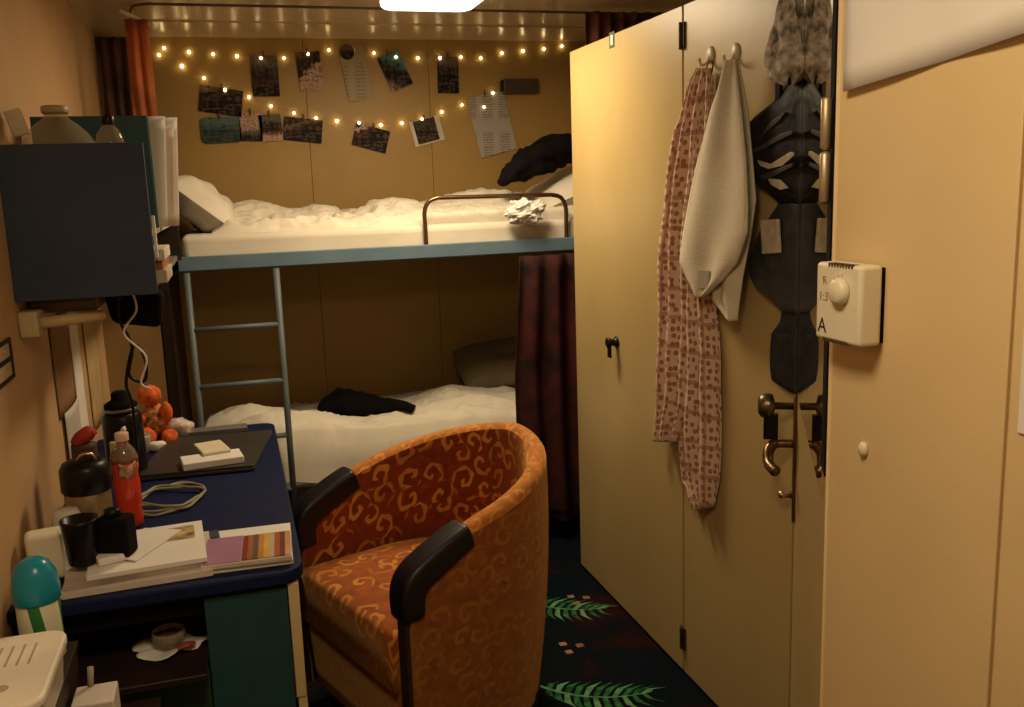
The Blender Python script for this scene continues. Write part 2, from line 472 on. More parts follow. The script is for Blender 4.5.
# ================================================================== wardrobe
war = thing('wardrobe', 'tall cream built-in wardrobe with two smooth doors along the right side', 'wardrobe', (XW, 2.8, 0))
MB().box(XW + 0.021, XR - 0.001, YW0, YW1, 0.0, ZW - 0.001).build('carcass', M_W, war, bevel=0.002)
d1 = MB().box(XW, XW + 0.02, 2.556, YW1, 0.012, ZW).build('door', M_W, war, bevel=0.002)
d2 = MB().box(XW, XW + 0.02, YW0, 2.547, 0.012, ZW).build('door', M_W, war, bevel=0.002)
MB().box(XW + 0.006, XW + 0.021, 2.547, 2.556, 0.012, ZW).build('seam_strip', mat('brown_seam', (0.25, 0.14, 0.05), 0.6), war)
for z in (2.01, 0.13):
    h = MB(); h.box(XW - 0.006, XW + 0.002, 2.535, 2.567, z - 0.037, z + 0.037); h.tube([(XW - 0.008, 2.551, z - 0.037), (XW - 0.008, 2.551, z + 0.037)], 0.006, 10)
    h.build('hinge', mat('brown_hinge', (0.07, 0.035, 0.02), 0.5, 0.3), war, bevel=0.001)
# lock of the wide door
c = at(617, 342, X=XW)
MX = Matrix.Rotation(R(-90), 3, 'Y')
lk = MB().lathe([(0.020, 0), (0.022, 0.004), (0.014, 0.009), (0.013, 0.026), (0.019, 0.03), (0.019, 0.038), (0.012, 0.042), (0, 0.042)], c, 18, MX)
lko = lk.build('lock_knob', M_BLACK, d1, smooth=True)
MB().box(c.x - 0.034, c.x - 0.026, c.y - 0.012, c.y + 0.012, c.z - 0.055, c.z - 0.012).build('key_tab', M_BLACK, lko, bevel=0.002)
c = at(612, 40, X=XW)
st = MB().box(XW - 0.0012, XW, c.y - 0.022, c.y + 0.022, c.z - 0.026, c.z + 0.026)
sto = st.build('sticker', mat('green_sticker', (0.06, 0.10, 0.03), 0.5), d1); tag(sto, 'tiny green framed square sticker')
MB().box(XW - 0.0018, XW - 0.001, c.y - 0.009, c.y + 0.009, c.z - 0.016, c.z + 0.016).build('sticker_centre', M_WHITE, sto)

# ------------------------------------------------------------------ angled door with the mirror
A = Vector((XW, YW0, 0)); B = Vector((XT + 0.004, YT + 0.004, 0))
dv = (B - A).normalized(); nv = Vector((-dv.y, dv.x, 0))
if nv.x > 0: nv = -nv            # towards the room
LD = (B - A).length
def dp(s, off, z): return A + dv * s + nv * off + Vector((0, 0, z))
def dbox(mb, s0, s1, o0, o1, z0, z1):
    b = len(mb.v)
    for z in (z0, z1):
        for s_, o_ in ((s0, o0), (s1, o0), (s1, o1), (s0, o1)): mb.vert(dp(s_, o_, z))
    for q in ((0, 3, 2, 1), (4, 5, 6, 7), (0, 1, 5, 4), (1, 2, 6, 5), (2, 3, 7, 6), (3, 0, 4, 7)): mb.face(*[b + i for i in q])
    return mb
dr = dbox(MB(), 0.0, LD - 0.006, -0.045, -0.004, 0.01, ZC - 0.002).build('door_1', M_W, bevel=0.001)
struct(dr)
zm = 1.085
mir = dbox(MB(), 0.0, LD - 0.075, -0.004, 0.0, zm, 2.2).build('mirror', M_MIRROR, None)
dk = dbox(MB(), LD - 0.075, LD - 0.012, -0.004, 0.002, zm + 0.055, 2.2).build('mirror_edge', M_BLKM, mir)
tag(mir, 'tall frameless mirror on the angled door beside the thermostat wall, reflecting the hanging bag', 'mirror')
# hinge at the near edge
hz0, hz1 = at(822, 205, Y=YT).z, at(822, 94, Y=YT).z
hh = MB(); hc = dp(LD - 0.035, 0.010, 0)
for a, b in ((hz0, (hz0 + hz1) / 2 - 0.001), ((hz0 + hz1) / 2 + 0.001, hz1)):
    hh.lathe([(0.004, a - 0.0), (0.008, a + 0.004), (0.008, b - 0.004), (0.004, b)], (hc.x, hc.y, 0), 14)
hh.build('door_hinge', mat('pale_brass', (0.62, 0.48, 0.30), 0.45, 0.7), dr, smooth=True)
# lock plate, lever, thumb turn, small key barrel
pz0, pz1 = 0.749, 1.074
pl = dbox(MB(), 0.012, 0.045, -0.004, 0.004, pz0, pz1).build('lock_plate', M_BRONZE, dr, bevel=0.002)
def dtube(pts, r, seg=12): return MB().tube([dp(*p) for p in pts], r, seg)
lz = 0.948
dtube(smooth_path([(0.028, 0.004, lz), (0.030, 0.035, lz), (0.034, 0.052, lz - 0.003), (0.050, 0.063, lz - 0.018), (0.080, 0.062, lz - 0.038), (0.12, 0.048, lz - 0.044)], 5), [0.011] * 8 + [0.0135] * 18, 14).build('lever_handle', M_BRONZE, pl, smooth=True)
sp = MB(); MD = Matrix((dv, Vector((0, 0, 1)), nv)).transposed()
tz = 1.043
sp.lathe([(0.009, 0), (0.009, 0.045), (0.028, 0.05), (0.031, 0.06), (0.029, 0.078), (0.018, 0.086), (0, 0.086)], dp(0.028, 0.003, tz), 18, MD)
kn = sp.build('knob_lock', mat('dull_pewter', (0.20, 0.16, 0.11), 0.35, 0.9), pl, smooth=True)
dbox(MB(), 0.018, 0.036, 0.040, 0.075, tz - 0.085, tz - 0.02).build('key_fob', M_BLACK, kn, bevel=0.003)
sp = MB(); sp.lathe([(0.008, 0), (0.007, 0.018), (0.010, 0.022), (0.009, 0.032), (0, 0.035)], dp(0.028, 0.003, 0.815), 14, MD)
sp.build('key_barrel', M_STEEL, pl, smooth=True)

# ------------------------------------------------------------------ wall things on the near right wall
def tbox(mb, y0, y1, z0, z1, x0, x1): return mb.box(x0, x1, y0, y1, z0, z1)
th = thing('thermostat', 'square cream room thermostat with round dial on the near right wall', 'thermostat', (XT, 1.1, 1.42))
ty0, ty1, tz0, tz1 = 1.048, 1.148, 1.368, 1.478
bb = MB(); bb.box(XT - 0.042, XT - 0.006, ty0, ty1, tz0, tz1)
body = bb.build('housing', M_CREAMP, th, bevel=0.006, bseg=4)
MB().box(XT - 0.008, XT, ty0 + 0.004, ty1 - 0.004, tz0 + 0.004, tz1 - 0.004).build('back_plate', M_BLKM, th)
dc = Vector((XT - 0.042, 1.088, 1.441))
MB().lathe([(0.0185, -0.001), (0.0185, 0.006), (0.017, 0.010), (0.012, 0.013), (0, 0.014)], dc, 28, MX).build('dial', M_CREAMP, th, smooth=True)
for z, y0 in ((tz1 - 0.004, 1.066), (tz0 + 0.0, 1.075)):
    for k in range(9):
        MB().box(XT - 0.0425, XT - 0.030, y0 + k * 0.0062, y0 + k * 0.0062 + 0.003, z - 0.001, z + 0.0045).build('vent_slot', mat('shadow_brown', (0.10, 0.06, 0.03), 0.9), body)
def text_obj(name, s, size, M, m, parent):
    cu = bpy.data.curves.new(name, 'FONT'); cu.body = s; cu.size = size; cu.extrude = 0.0002; cu.align_x = 'CENTER'; cu.align_y = 'CENTER'
    tmp = bpy.data.objects.new('tmp', cu); COL.objects.link(tmp)
    dg = bpy.context.evaluated_depsgraph_get(); dg.update()
    me = bpy.data.meshes.new_from_object(tmp.evaluated_get(dg))
    bpy.data.objects.remove(tmp); me.name = name
    me.transform(M); me.materials.clear(); me.materials.append(m)
    o = bpy.data.objects.new(name, me); COL.objects.link(o); attach(o, parent) if parent else None
    return o
M_INK = mat('black_ink', (0.02, 0.015, 0.01), 0.7, var=0)
# lettering reads from the room: text x -> -Y, text y -> +Z, facing -X
def onT(y, z, x=XT - 0.0424, tilt=0): return Matrix.Translation((x, y, z)) @ Matrix(((0, 0, -1, 0), (-1, 0, 0, 0), (0, 1, 0, 0), (0, 0, 0, 1))) @ Matrix.Rotation(tilt, 4, 'Z')
text_obj('letter', 'A', 0.030, onT(1.130, 1.388), M_INK, body)
text_obj('letter', 'R', 0.017, onT(1.126, 1.453, tilt=0.2), mat('faded_ink', (0.30, 0.22, 0.12), 0.7), body)
text_obj('letter', '1:3', 0.018, onT(1.128, 1.430), MATS['faded_ink'], body)
tk = MB()
for k in range(7):
    a = R(50 + k * 22); tk.box(-0.0003, 0.0003, 0.021, 0.024, -0.0004, 0.0004, Matrix.Translation((XT - 0.0424, 1.088, 1.441)) @ Matrix.Rotation(a - R(90), 4, 'X'))
tk.build('dial_scale', MATS['faded_ink'], body)
c = at(865, 449, X=XT)
tag(MB().lathe([(0.0085, 0), (0.0085, 0.004), (0.006, 0.008), (0, 0.009)], c, 16, MX, sx=1.3).build('screw_cap', M_CREAMP, smooth=True), 'small round white cap on the wall below the thermostat', 'wall cap')
# paper sheet pinned above, slightly curled off the wall
c0 = at(850, 92, X=XT); c1 = at(1024, 35, X=XT - 0.004)
def sheetT(u, v):
    p = c0.lerp(c1, u * 1.35); bow = 0.002 + 0.010 * (1 - v) ** 2 * abs(math.sin(u * 4.2 + 1.2))
    up = Vector((0, 0.02, 0.32))
    q = p + up * v; return (XT - bow, q.y, q.z)
sg = MB(); sg.grid(16, 10, sheetT)
tag(sg.build('paper_sheet', M_WHITE, smooth=True, solid=0.0008), 'large pale paper sheet hanging crooked at the top of the near right wall', 'paper')
sh = MB(); a = at(1019, 432, X=XT); b = at(1019, 190, X=XT)
sh.box(XT - 0.003, XT - 0.001, 0.50, a.y, a.z, b.z + 0.02)
tag(sh.build('wall_notice', M_WHITE, bevel=0.0005), 'pale upright notice at the right edge of the near right wall, below the crooked sheet', 'notice')

# ================================================================== hanging things on the wardrobe
def hook(px, py, label, grp='hooks on the wardrobe door'):
    c = at(px, py, X=XW)
    h = MB(); h.lathe([(0.020, 0), (0.020, 0.003), (0.017, 0.006), (0, 0.007)], c, 18, MX, sx=1.2)
    h.tube(smooth_path([c + Vector((-0.005, 0, -0.005)), c + Vector((-0.014, 0, -0.022)), c + Vector((-0.030, 0, -0.026)), c + Vector((-0.036, 0, -0.008))], 5), 0.004, 8)
    o = h.build('wall_hook', M_CREAMP, smooth=True); return tag(o, label, 'hook', grp)
hook(711, 55, 'cream stick-on hook holding the patterned robe'); hook(736, 52, 'cream stick-on hook holding the cream towel')

def drape(rows, off, amp, folds, seed=0, nu=30, nv=48, thick=0.006, hang=None, uvs=1.0):
    """cloth hanging against the wardrobe: rows of (z, y_far, y_near) from top to bottom"""
    mb = MB()
    def fn(u, v):
        k = v * (len(rows) - 1); i = min(int(k), len(rows) - 2); t = k - i
        t2 = t
        z = rows[i][0] * (1 - t2) + rows[i + 1][0] * t2
        ya = rows[i][1] * (1 - t2) + rows[i + 1][1] * t2
        yb = rows[i][2] * (1 - t2) + rows[i + 1][2] * t2
        y = ya + (yb - ya) * u
        if len(rows[0]) > 3: z += (rows[i][3] * (1 - t2) + rows[i + 1][3] * t2) * u
        fold = math.sin(u * folds * math.pi + seed + 0.8 * math.sin(v * 3 + seed)) * amp * (0.35 + 0.65 * min(1, v * 3))
        wob = noise.noise(Vector((y * 9, z * 4, seed))) * amp * 0.8
        x = XW - off - amp - fold - wob - 0.012 * math.sin(math.pi * u)
        return (min(x, XW - 0.006), y, z)
    def uvf(u, v):
        p = fn(u, v); return (u * 0.34 * uvs, p[2] * uvs)
    mb.grid(nu, nv, fn, uvf)
    return mb
# robe fabric: dusty pink with bands of brown dots
MR = N('dotted_robe_cotton')
uv = MR.coord('UV')
v = MR.n.new('ShaderNodeTexVoronoi'); v.voronoi_dimensions = '2D'; v.inputs['Randomness'].default_value = 0.6; v.inputs['Scale'].default_value = 1.0
MR.link(MR.mapping(uv, (46, 40, 1)), v.inputs['Vector'])
dots = MR.math('LESS_THAN', v.outputs['Distance'], 0.31)
sep = MR.n.new('ShaderNodeSeparateXYZ'); MR.link(uv, sep.inputs[0])
band = MR.math('GREATER_THAN', MR.math('SINE', MR.math('MULTIPLY', sep.outputs[1], 70.0)), 0.90)
lines = MR.math('GREATER_THAN', MR.math('SINE', MR.math('MULTIPLY', sep.outputs[0], 75.0)), 0.93)
f = MR.math('MAXIMUM', MR.math('MULTIPLY', dots, 0.85), MR.math('MAXIMUM', MR.math('MULTIPLY', band, 0.55), MR.math('MULTIPLY', lines, 0.5)))
MR.base(MR.mix(f, (0.80, 0.59, 0.45), (0.34, 0.11, 0.055))); MR.set(0.9); MR = MR.m
def wy(px, py, o=0.02): return at(px, py, X=XW - o)
def rows_px(L, o=0.02): 
    out = []
    for y, x0, x1 in L:
        a = wy(x0, y, o); b = wy(x1, y, o); out.append((a.z, a.y, b.y, b.z - a.z))
    return out
rb = thing('patterned_robe', 'dusty pink robe with brown dotted pattern hanging on the wardrobe door left of the towel', 'robe', at(705, 65, X=XW - 0.02))
drape(rows_px([(68, 700, 713), (85, 694, 714), (130, 679, 712), (190, 670, 708), (250, 666, 706), (330, 663, 704), (400, 660, 700), (425, 658, 692), (441, 657, 688)]), 0.004, 0.017, 6, 1).build('robe_body', MR, rb, smooth=True, solid=0.004)
drape(rows_px([(75, 704, 716), (160, 692, 716), (250, 688, 712), (300, 686, 712), (360, 684, 717), (430, 682, 717), (480, 684, 716), (508, 694, 711)], 0.02), 0.006, 0.014, 5, 3).build('robe_sleeve', MR, rb, smooth=True, solid=0.004)
tg = MB().tube(smooth_path([at(706, 70, X=XW - 0.025), at(709, 62, X=XW - 0.032), at(713, 62, X=XW - 0.032), at(712, 72, X=XW - 0.025)], 4), 0.002, 6)
tg.build('hanging_loop', M_BROWNC, rb)
tw_ = thing('towel', 'cream towel hanging to a point on the wardrobe door right of the patterned robe', 'towel', at(735, 60, X=XW - 0.03))
drape(rows_px([(60, 727, 736), (75, 721, 738), (110, 708, 742), (160, 694, 747), (205, 686, 750), (232, 681, 749), (262, 678, 738), (280, 686, 724), (297, 698, 703)], 0.07), 0.058, 0.008, 3, 5).build('front_layer', M_TOWEL, tw_, smooth=True, solid=0.006)
drape(rows_px([(62, 729, 737), (110, 722, 744), (200, 715, 751), (240, 712, 746), (275, 712, 740), (300, 713, 736), (321, 729, 733)], 0.055), 0.042, 0.006, 3, 8).build('rear_layer', M_TOWEL, tw_, smooth=True, solid=0.006)
lb = wy(722, 278); MB().box(XW - 0.078, XW - 0.072, lb.y - 0.03, lb.y + 0.03, lb.z - 0.025, lb.z + 0.025, None).build('care_label', mat('faded_label', (0.45, 0.40, 0.30), 0.7), tw_)

# black hanging travel bag, pouches one under another beside the mirror
M_BAG = mat('black_shiny_nylon', (0.011, 0.011, 0.014), 0.62, var=0.4, scale=20, bump=0.9, bscale=30, spec=0.35)
M_BAGP = mat('clear_bag_pocket', (0.035, 0.038, 0.042), 0.4, var=0.4, scale=14, bump=0.5, bscale=18)
bg = thing('hanging_toiletry_bag', 'long black hanging toiletry bag with bulging pouches beside the mirror', 'bag', at(785, 90, X=XW - 0.02))
def off_mirror(p, g=0.0004):
    p = Vector(p); d = (p - A).dot(nv)
    return p + nv * (g - d) if d < g else p
def pouch(name, rows, depth, m, off=0.004, seed=0, parent=bg):
    mb = MB(); n = len(rows)
    def edge(v):
        k = v * (n - 1); i = min(int(k), n - 2); t = k - i; t = t
        a_, b_, c_, d_ = rows[max(i - 1, 0)], rows[i], rows[i + 1], rows[min(i + 2, n - 1)]
        cr_ = lambda q: 0.5 * (2 * b_[q] + (c_[q] - a_[q]) * t + (2 * a_[q] - 5 * b_[q] + 4 * c_[q] - d_[q]) * t * t + (3 * b_[q] - a_[q] - 3 * c_[q] + d_[q]) * t ** 3)
        return b_[0] + (c_[0] - b_[0]) * t, cr_(1), cr_(2)
    def fn(u, v):
        z, ya, yb = edge(v); 
        a = u * 2 * math.pi; yc = (ya + yb) / 2; hw = (ya - yb) / 2
        dd = depth * (0.25 + 0.75 * math.sin(math.pi * min(1, max(0, v))) ** 0.6)
        cr = 0.004 * noise.noise(Vector((math.cos(a) * 3, v * 9 + seed, seed)))
        x = XW - off - dd / 2 - (dd / 2 + cr) * math.sin(a)
        return off_mirror((min(x, XW - 0.002), yc + hw * math.cos(a), z))
    mb.grid(28, 44, fn)
    return mb.build(name, m, parent, smooth=True)
def rws(L):
    out = []
    for y, x0, x1 in L:
        a = at(x0, y, X=XW - 0.02); b = at(x1, y, X=XW - 0.02); out.append((a.z, a.y, b.y - (0.06 if x1 > 792 else 0)))
    return out
pouch('upper_pouch', rws([(80, 784, 795), (92, 781, 795), (104, 770, 795), (118, 754, 795), (135, 742, 795), (155, 738, 795), (170, 742, 795), (184, 756, 795), (196, 770, 795), (204, 775, 795)]), 0.035, M_BAG)
pouch('middle_pouch', rws([(202, 775, 795), (216, 768, 795), (232, 758, 795), (258, 749, 795), (278, 750, 795), (290, 757, 795), (302, 770, 795), (312, 777, 795)]), 0.028, M_BAGP, seed=4)
pouch('lower_pouch', rws([(308, 777, 794), (322, 776, 794), (335, 768, 794), (380, 768, 794), (392, 784, 794)]), 0.014, M_BAG, seed=9)
# rumpled straps across the upper pouch and pale things showing in the pockets
def blob(name, px, py, sy, sz, m, xo, parent):
    c = at(px, py, X=XW - xo); mb = MB(); mb.sphere(c, 1.0, 16, 10, (0.006, sy, sz))
    for i, q in enumerate(mb.v):
        k = 1 + 0.25 * noise.noise(Vector(q) * 30)
        mb.v[i] = (c.x + (q[0] - c.x) * k, c.y + (q[1] - c.y) * k, c.z + (q[2] - c.z) * k)
    return mb.build(name, m, parent, smooth=True)
M_PALE = mat('pale_packet', (0.60, 0.54, 0.40), 0.35, var=0.2, scale=30)
def patch(name, pts, xo, m, th=0.004):
    P_ = [at(px, py, X=XW - xo) for px, py in pts]
    mb = MB(); a = [mb.vert(p) for p in P_]; b = [mb.vert(p + Vector((th, 0, 0))) for p in P_]; n = len(P_)
    mb.face(*a); mb.face(*reversed(b))
    for k in range(n): mb.face(a[k], a[(k + 1) % n], b[(k + 1) % n], b[k])
    return mb.build(name, m, bg, bevel=0.001)
patch('pocket_window', [(757, 160), (770, 164), (790, 152), (793, 152), (793, 156), (782, 166), (768, 169), (760, 166)], 0.042, M_PALE)
patch('pocket_window', [(767, 178), (780, 180), (788, 188), (780, 190), (771, 185)], 0.038, M_PALE)
patch('white_packet', [(760, 220), (777, 219), (779, 253), (762, 254)], 0.040, M_PALE, 0.008)
M_FOLD = mat('dark_grey_nylon_fold', (0.045, 0.040, 0.038), 0.45, var=0.3)
for L_ in ([(752, 150), (765, 143), (780, 134), (792, 130), (792, 134), (778, 141), (762, 150), (754, 153)], [(758, 140), (770, 122), (785, 112), (780, 120), (764, 134)], [(758, 176), (775, 170), (792, 163), (792, 167), (776, 175), (764, 180)]):
    patch('nylon_fold', L_, 0.042, M_FOLD, 0.006)
MB().box(XW - 0.03, XW - 0.02, wy(781, 85).y - 0.01, wy(781, 85).y + 0.01, wy(781, 110).z, wy(781, 60).z).build('hanging_strap', M_BAG, bg, bevel=0.002)
# grey flannel cloth over the bag
cm = MB(); c0 = at(785, 30, X=XW - 0.12)
def flan(u, v):
    a = u * 2 * math.pi; z = 2.0
    py = -12 + 94 * v; w = 9 + 18 * min(1, v * 1.15) ** 1.2
    if v > 0.88: w *= 1 - (v - 0.88) * 6.5
    c = at(785, py, X=XW - 0.045); hw = w / 929.5 * 2.3
    k = 1 + 0.16 * math.sin(a * 7 + v * 3) + 0.28 * noise.noise(Vector((math.cos(a) * 2, math.sin(a) * 2, v * 6)))
    return off_mirror((c.x + hw * 0.6 * k * math.sin(a), c.y - 0.02 + hw * 1.2 * k * math.cos(a), c.z + 0.01 * math.sin(a * 5) * v))
cm.grid(56, 30, flan)
tag(cm.build('hanging_cloth', M_CLOTHG, smooth=True), 'bunched grey mottled cloth hanging above the black toiletry bag', 'cloth')

# ================================================================== bunk bed
bunk = thing('bunk_bed', 'two-level blue-grey metal bunk bed against the back wall', 'bunk bed', (0.75, 4.3, 0))
YR = 3.93
XB0, XB1 = -0.235, 1.90
fr = MB(); fr.box(XB0, XB1, YR, YR + 0.03, 1.305, 1.362); fr.box(XB0, XB0 + 0.03, YR, YB - 0.01, 1.305, 1.362); fr.box(XB0, XB1, YB - 0.04, YB - 0.01, 1.305, 1.362); fr.box(XB0 + 0.02, XB1, YR + 0.02, YB - 0.02, 1.300, 1.316)
fr.build('upper_frame', M_BLUE, bunk, bevel=0.003)
MB().box(XB0, XB1, YR, YR + 0.025, 0.26, 0.36).box(XB0, XB1, YR + 0.02, YB - 0.02, 0.24, 0.27).build('lower_frame', M_DARKW, bunk, bevel=0.003)
MB().box(XB0 - 0.06, XB0 - 0.02, YR + 0.02, YB - 0.02, 0.0, 1.74).build('end_panel', M_DARKW, bunk, bevel=0.003)
MB().box(XB0, XB1, YR + 0.05, YR + 0.07, 0.0, 0.26).build('plinth', M_BLKM, bunk)
# guard rail
ga, gb = 0.80, 1.44
gp = smooth_path([(ga, YR + 0.015, 1.36), (ga, YR + 0.015, 1.43), (ga, YR + 0.015, 1.50), (ga + 0.018, YR + 0.015, 1.540), (ga + 0.055, YR + 0.015, 1.556), (ga + 0.12, YR + 0.015, 1.557), (gb - 0.12, YR + 0.015, 1.553), (gb - 0.055, YR + 0.015, 1.550), (gb - 0.018, YR + 0.015, 1.535), (gb, YR + 0.015, 1.49), (gb, YR + 0.015, 1.43), (gb, YR + 0.015, 1.36)], 5)
MB().tube(gp, 0.0095, 12).build('guard_rail', M_BRONZE, bunk, smooth=True)
# ladder
la = thing('ladder', 'grey blue metal ladder leading up to the upper bunk', 'ladder', (0, 3.9, 0))
lx0, lx1 = -0.180, 0.166
M_LAD = mat('grey_ladder_paint', (0.12, 0.15, 0.16), 0.5, var=0.1)
for x in (lx0, lx1):
    MB().tube([(x, 3.905, 0.0), (x, 3.905, 1.30)], 0.013, 12).build('side_rail', M_LAD, la, smooth=True)
for k in range(5):
    MB().tube([(lx0, 3.905, 1.07 - 0.235 * k), (lx1, 3.905, 1.07 - 0.235 * k)], 0.011, 10).build('rung', M_LAD, la, smooth=True)

def fbm(x, y, s=0):
    return noise.fractal(Vector((x, y, s)), 1.0, 2.0, 4)
def cloth_slab(name, x0, x1, y0, y1, zb, zf, m, label, cat, nx=190, ny=80, drop=None):
    mb = MB()
    def fn(u, v):
        x = x0 + (x1 - x0) * u; y = y0 + (y1 - y0) * v
        return (x, y, zf(x, y))
    ids = mb.grid(nx, ny, fn)
    # sides down to the base
    def rim(line):
        low = [mb.vert((mb.v[i][0], mb.v[i][1], zb)) for i in line]
        for k in range(len(line) - 1): mb.face(line[k], line[k + 1], low[k + 1], low[k])
        return low
    A_ = rim([ids[i][0] for i in range(nx + 1)])
    for k in A_:
        q = mb.v[k]; mb.v[k] = (q[0], q[1] - 0.004 - 0.016 * noise.noise(Vector((q[0] * 6, 2, zb))), q[2] + 0.06 * noise.noise(Vector((q[0] * 3, 5, zb))) * (zb < 1)); B_ = rim([ids[i][ny] for i in range(nx, -1, -1)])
    C_ = rim([ids[0][j] for j in range(ny, -1, -1)]); D_ = rim([ids[nx][j] for j in range(ny + 1)])
    mb.face(A_[0], A_[-1], B_[0], B_[-1])
    return tag(mb.build(name, m, smooth=True), label, cat)
# upper bedding
def mattress(name, z0, z1, label):
    b = MB(); b.box(XB0 + 0.04, XB1 - 0.01, YR + 0.035, YB - 0.045, z0, z1)
    return tag(b.build(name, M_SHEET, bevel=0.03, bseg=4), label, 'mattress')
mattress('mattress', 1.318, 1.445, 'upper bunk mattress under a cream fitted sheet')
mattress('mattress', 0.272, 0.44, 'lower bunk mattress under a cream fitted sheet')
def bumpf(x, y, cx, cy, rx, ry, h):
    d = ((x - cx) / rx) ** 2 + ((y - cy) / ry) ** 2
    return h * math.exp(-d * 1.6)
def ridged(x, y, s, k=1.0):
    a = noise.noise(Vector((x * 4 * k, y * 7 * k, s))); b = noise.noise(Vector((x * 9 * k, y * 15 * k, s + 3)))
    c = noise.noise(Vector((x * 22 * k + 3 * a, y * 30 * k, s + 7)))
    return (1 - abs(a) * 2) * 0.5 + (1 - abs(b) * 2.6) * 0.42 + (1 - abs(c) * 2) * 0.18
def zu(x, y):
    v = (y - 4.0) / 0.68; e = min(1, v / 0.10, (1 - v) / 0.08); e = max(0, e) ** 0.5
    ex = max(0, min(1, (x + 0.08) / 0.08, (1.86 - x) / 0.1)) ** 0.5
    h = 0.018 + 0.042 * ridged(x, y, 1.0, 1.2) + 0.02 * v
    h += bumpf(x, y, 0.10, 4.42, 0.16, 0.18, 0.075) + bumpf(x, y, 0.40, 4.45, 0.12, 0.2, 0.03) + bumpf(x, y, 0.72, 4.36, 0.14, 0.2, 0.075) + bumpf(x, y, 1.2, 4.45, 0.35, 0.25, 0.085)
    return 1.442 + max(0.004, h) * e * ex
cloth_slab('duvet', -0.08, 1.86, 4.02, 4.68, 1.441, zu, M_SHEET2, 'crumpled white duvet spread over the upper bunk', 'duvet')
def zl(x, y):
    v = (y - 3.955) / 0.74; e = max(0, min(1, v / 0.06, (1 - v) / 0.08)) ** 0.5
    ex = max(0, min(1, (x + 0.228) / 0.06, (1.60 - x) / 0.1)) ** 0.5
    h = 0.10 + 0.035 * ridged(x, y, 6.0, 0.8)
    h += bumpf(x, y, -0.02, 4.15, 0.28, 0.25, 0.11) - 0.05 * math.exp(-((y - 4.08 - 0.25 * (x + 0.1)) / 0.03) ** 2) * (x < 0.45) + bumpf(x, y, 0.25, 4.12, 0.25, 0.2, 0.06) + bumpf(x, y, 1.0, 4.3, 0.4, 0.3, 0.08)
    return 0.44 + h * e * ex
cloth_slab('duvet', -0.228, 1.58, 3.955, 4.69, 0.36, zl, M_SHEET2, 'crumpled cream duvet spread over the lower bunk', 'duvet')

def pillow(cx, cy, cz, w, d, h, rot, m, label, seed=0, name='pillow'):
    mb = MB(); n = 26
    def P(u, v, sgn):
        a, b = u * 2 - 1, v * 2 - 1
        ed = (1 - abs(a) ** 3.2) ** 0.55 * (1 - abs(b) ** 3.2) ** 0.55 if abs(a) < 1 and abs(b) < 1 else 0
        x = a * w / 2 * (1 - 0.07 * b * b * 0.8); y = b * d / 2 * (1 - 0.07 * a * a)
        z = sgn * h / 2 * ed * (1 + 0.22 * noise.noise(Vector((a * 2.2, b * 2.2, seed + sgn))))
        return Vector((x, y, z))
    M = Matrix.Translation((cx, cy, cz)) @ rot
    mb.grid(n, n, lambda u, v: M @ P(u, v, 1)); mb.grid(n, n, lambda u, v: M @ P(u, v, -1), flip=True)
    return tag(mb.build(name, m, smooth=True), label, 'pillow')
def E3(rx, ry, rz): return (Matrix.Rotation(rz, 4, 'Z') @ Matrix.Rotation(ry, 4, 'Y') @ Matrix.Rotation(rx, 4, 'X'))
pillow(-0.11, 4.34, 1.560, 0.32, 0.56, 0.18, E3(0, R(40), 0), M_SHEET, 'white pillow propped at the left end of the upper bunk', 1)
pillow(1.62, 4.36, 1.585, 0.50, 0.60, 0.15, E3(0, R(-24), 0), M_SHEET, 'white pillow propped at the right end of the upper bunk', 2)
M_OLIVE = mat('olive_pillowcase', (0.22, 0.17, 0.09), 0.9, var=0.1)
pillow(1.31, 4.54, 0.70, 0.52, 0.34, 0.15, E3(R(28), R(-5), 0), M_OLIVE, 'dull olive pillow in shade at the right end of the lower bunk', 3)

# dark garment draped on the right pillow
def lump(name, pts, rad, m, label, cat, flat=0.4, seed=0, parent=None, namp=0.3, seg=14):
    P_ = smooth_path(pts, 6); mb = MB(); n = len(P_)
    rs = []
    for i in range(n):
        t = i / (n - 1); k = t * (len(rad) - 1); a = min(int(k), len(rad) - 2)
        rs.append(rad[a] + (rad[a + 1] - rad[a]) * (k - a))
    mb.tube(P_, rs, seg)
    for i, q in enumerate(mb.v):
        ci = P_[min(i // seg, n - 1)]; q = Vector(q); d = q - ci
        d *= 1 + namp * noise.noise(q * 22 + Vector((seed, 0, 0))); d.z *= flat
        mb.v[i] = tuple(ci + d)
    o = mb.build(name, m, parent, smooth=True)
    return tag(o, label, cat) if label else o
lump('black_garment', [at(500, 184, Y=4.15), at(520, 168, Y=4.18), at(545, 156, Y=4.22), at(568, 148, Y=4.25), at(590, 148, Y=4.3)], [0.02, 0.065, 0.085, 0.08, 0.06], M_BLKM, 'black garment draped over the right pillow of the upper bunk', 'clothing', 0.85, 2, seg=28, namp=0.55)
# crumpled plastic bag hanging at the guard rail
mb = MB(); c = at(524, 212, Y=3.90)
mb.sphere(c, 1, 30, 20, (0.10, 0.045, 0.062))
for i, q in enumerate(mb.v):
    q = Vector(q); d = q - c; kk = 0.80 + 0.55 * abs(noise.noise(q * 24)) - 0.35 * abs(noise.noise(q * 55 + Vector((3, 1, 2)))); mb.v[i] = tuple(c + d * kk)
tag(mb.build('plastic_bag', mat('white_film', (0.80, 0.76, 0.68), 0.25, var=0.15, scale=25), smooth=False), 'crumpled white plastic bag tied to the guard rail of the upper bunk', 'bag')
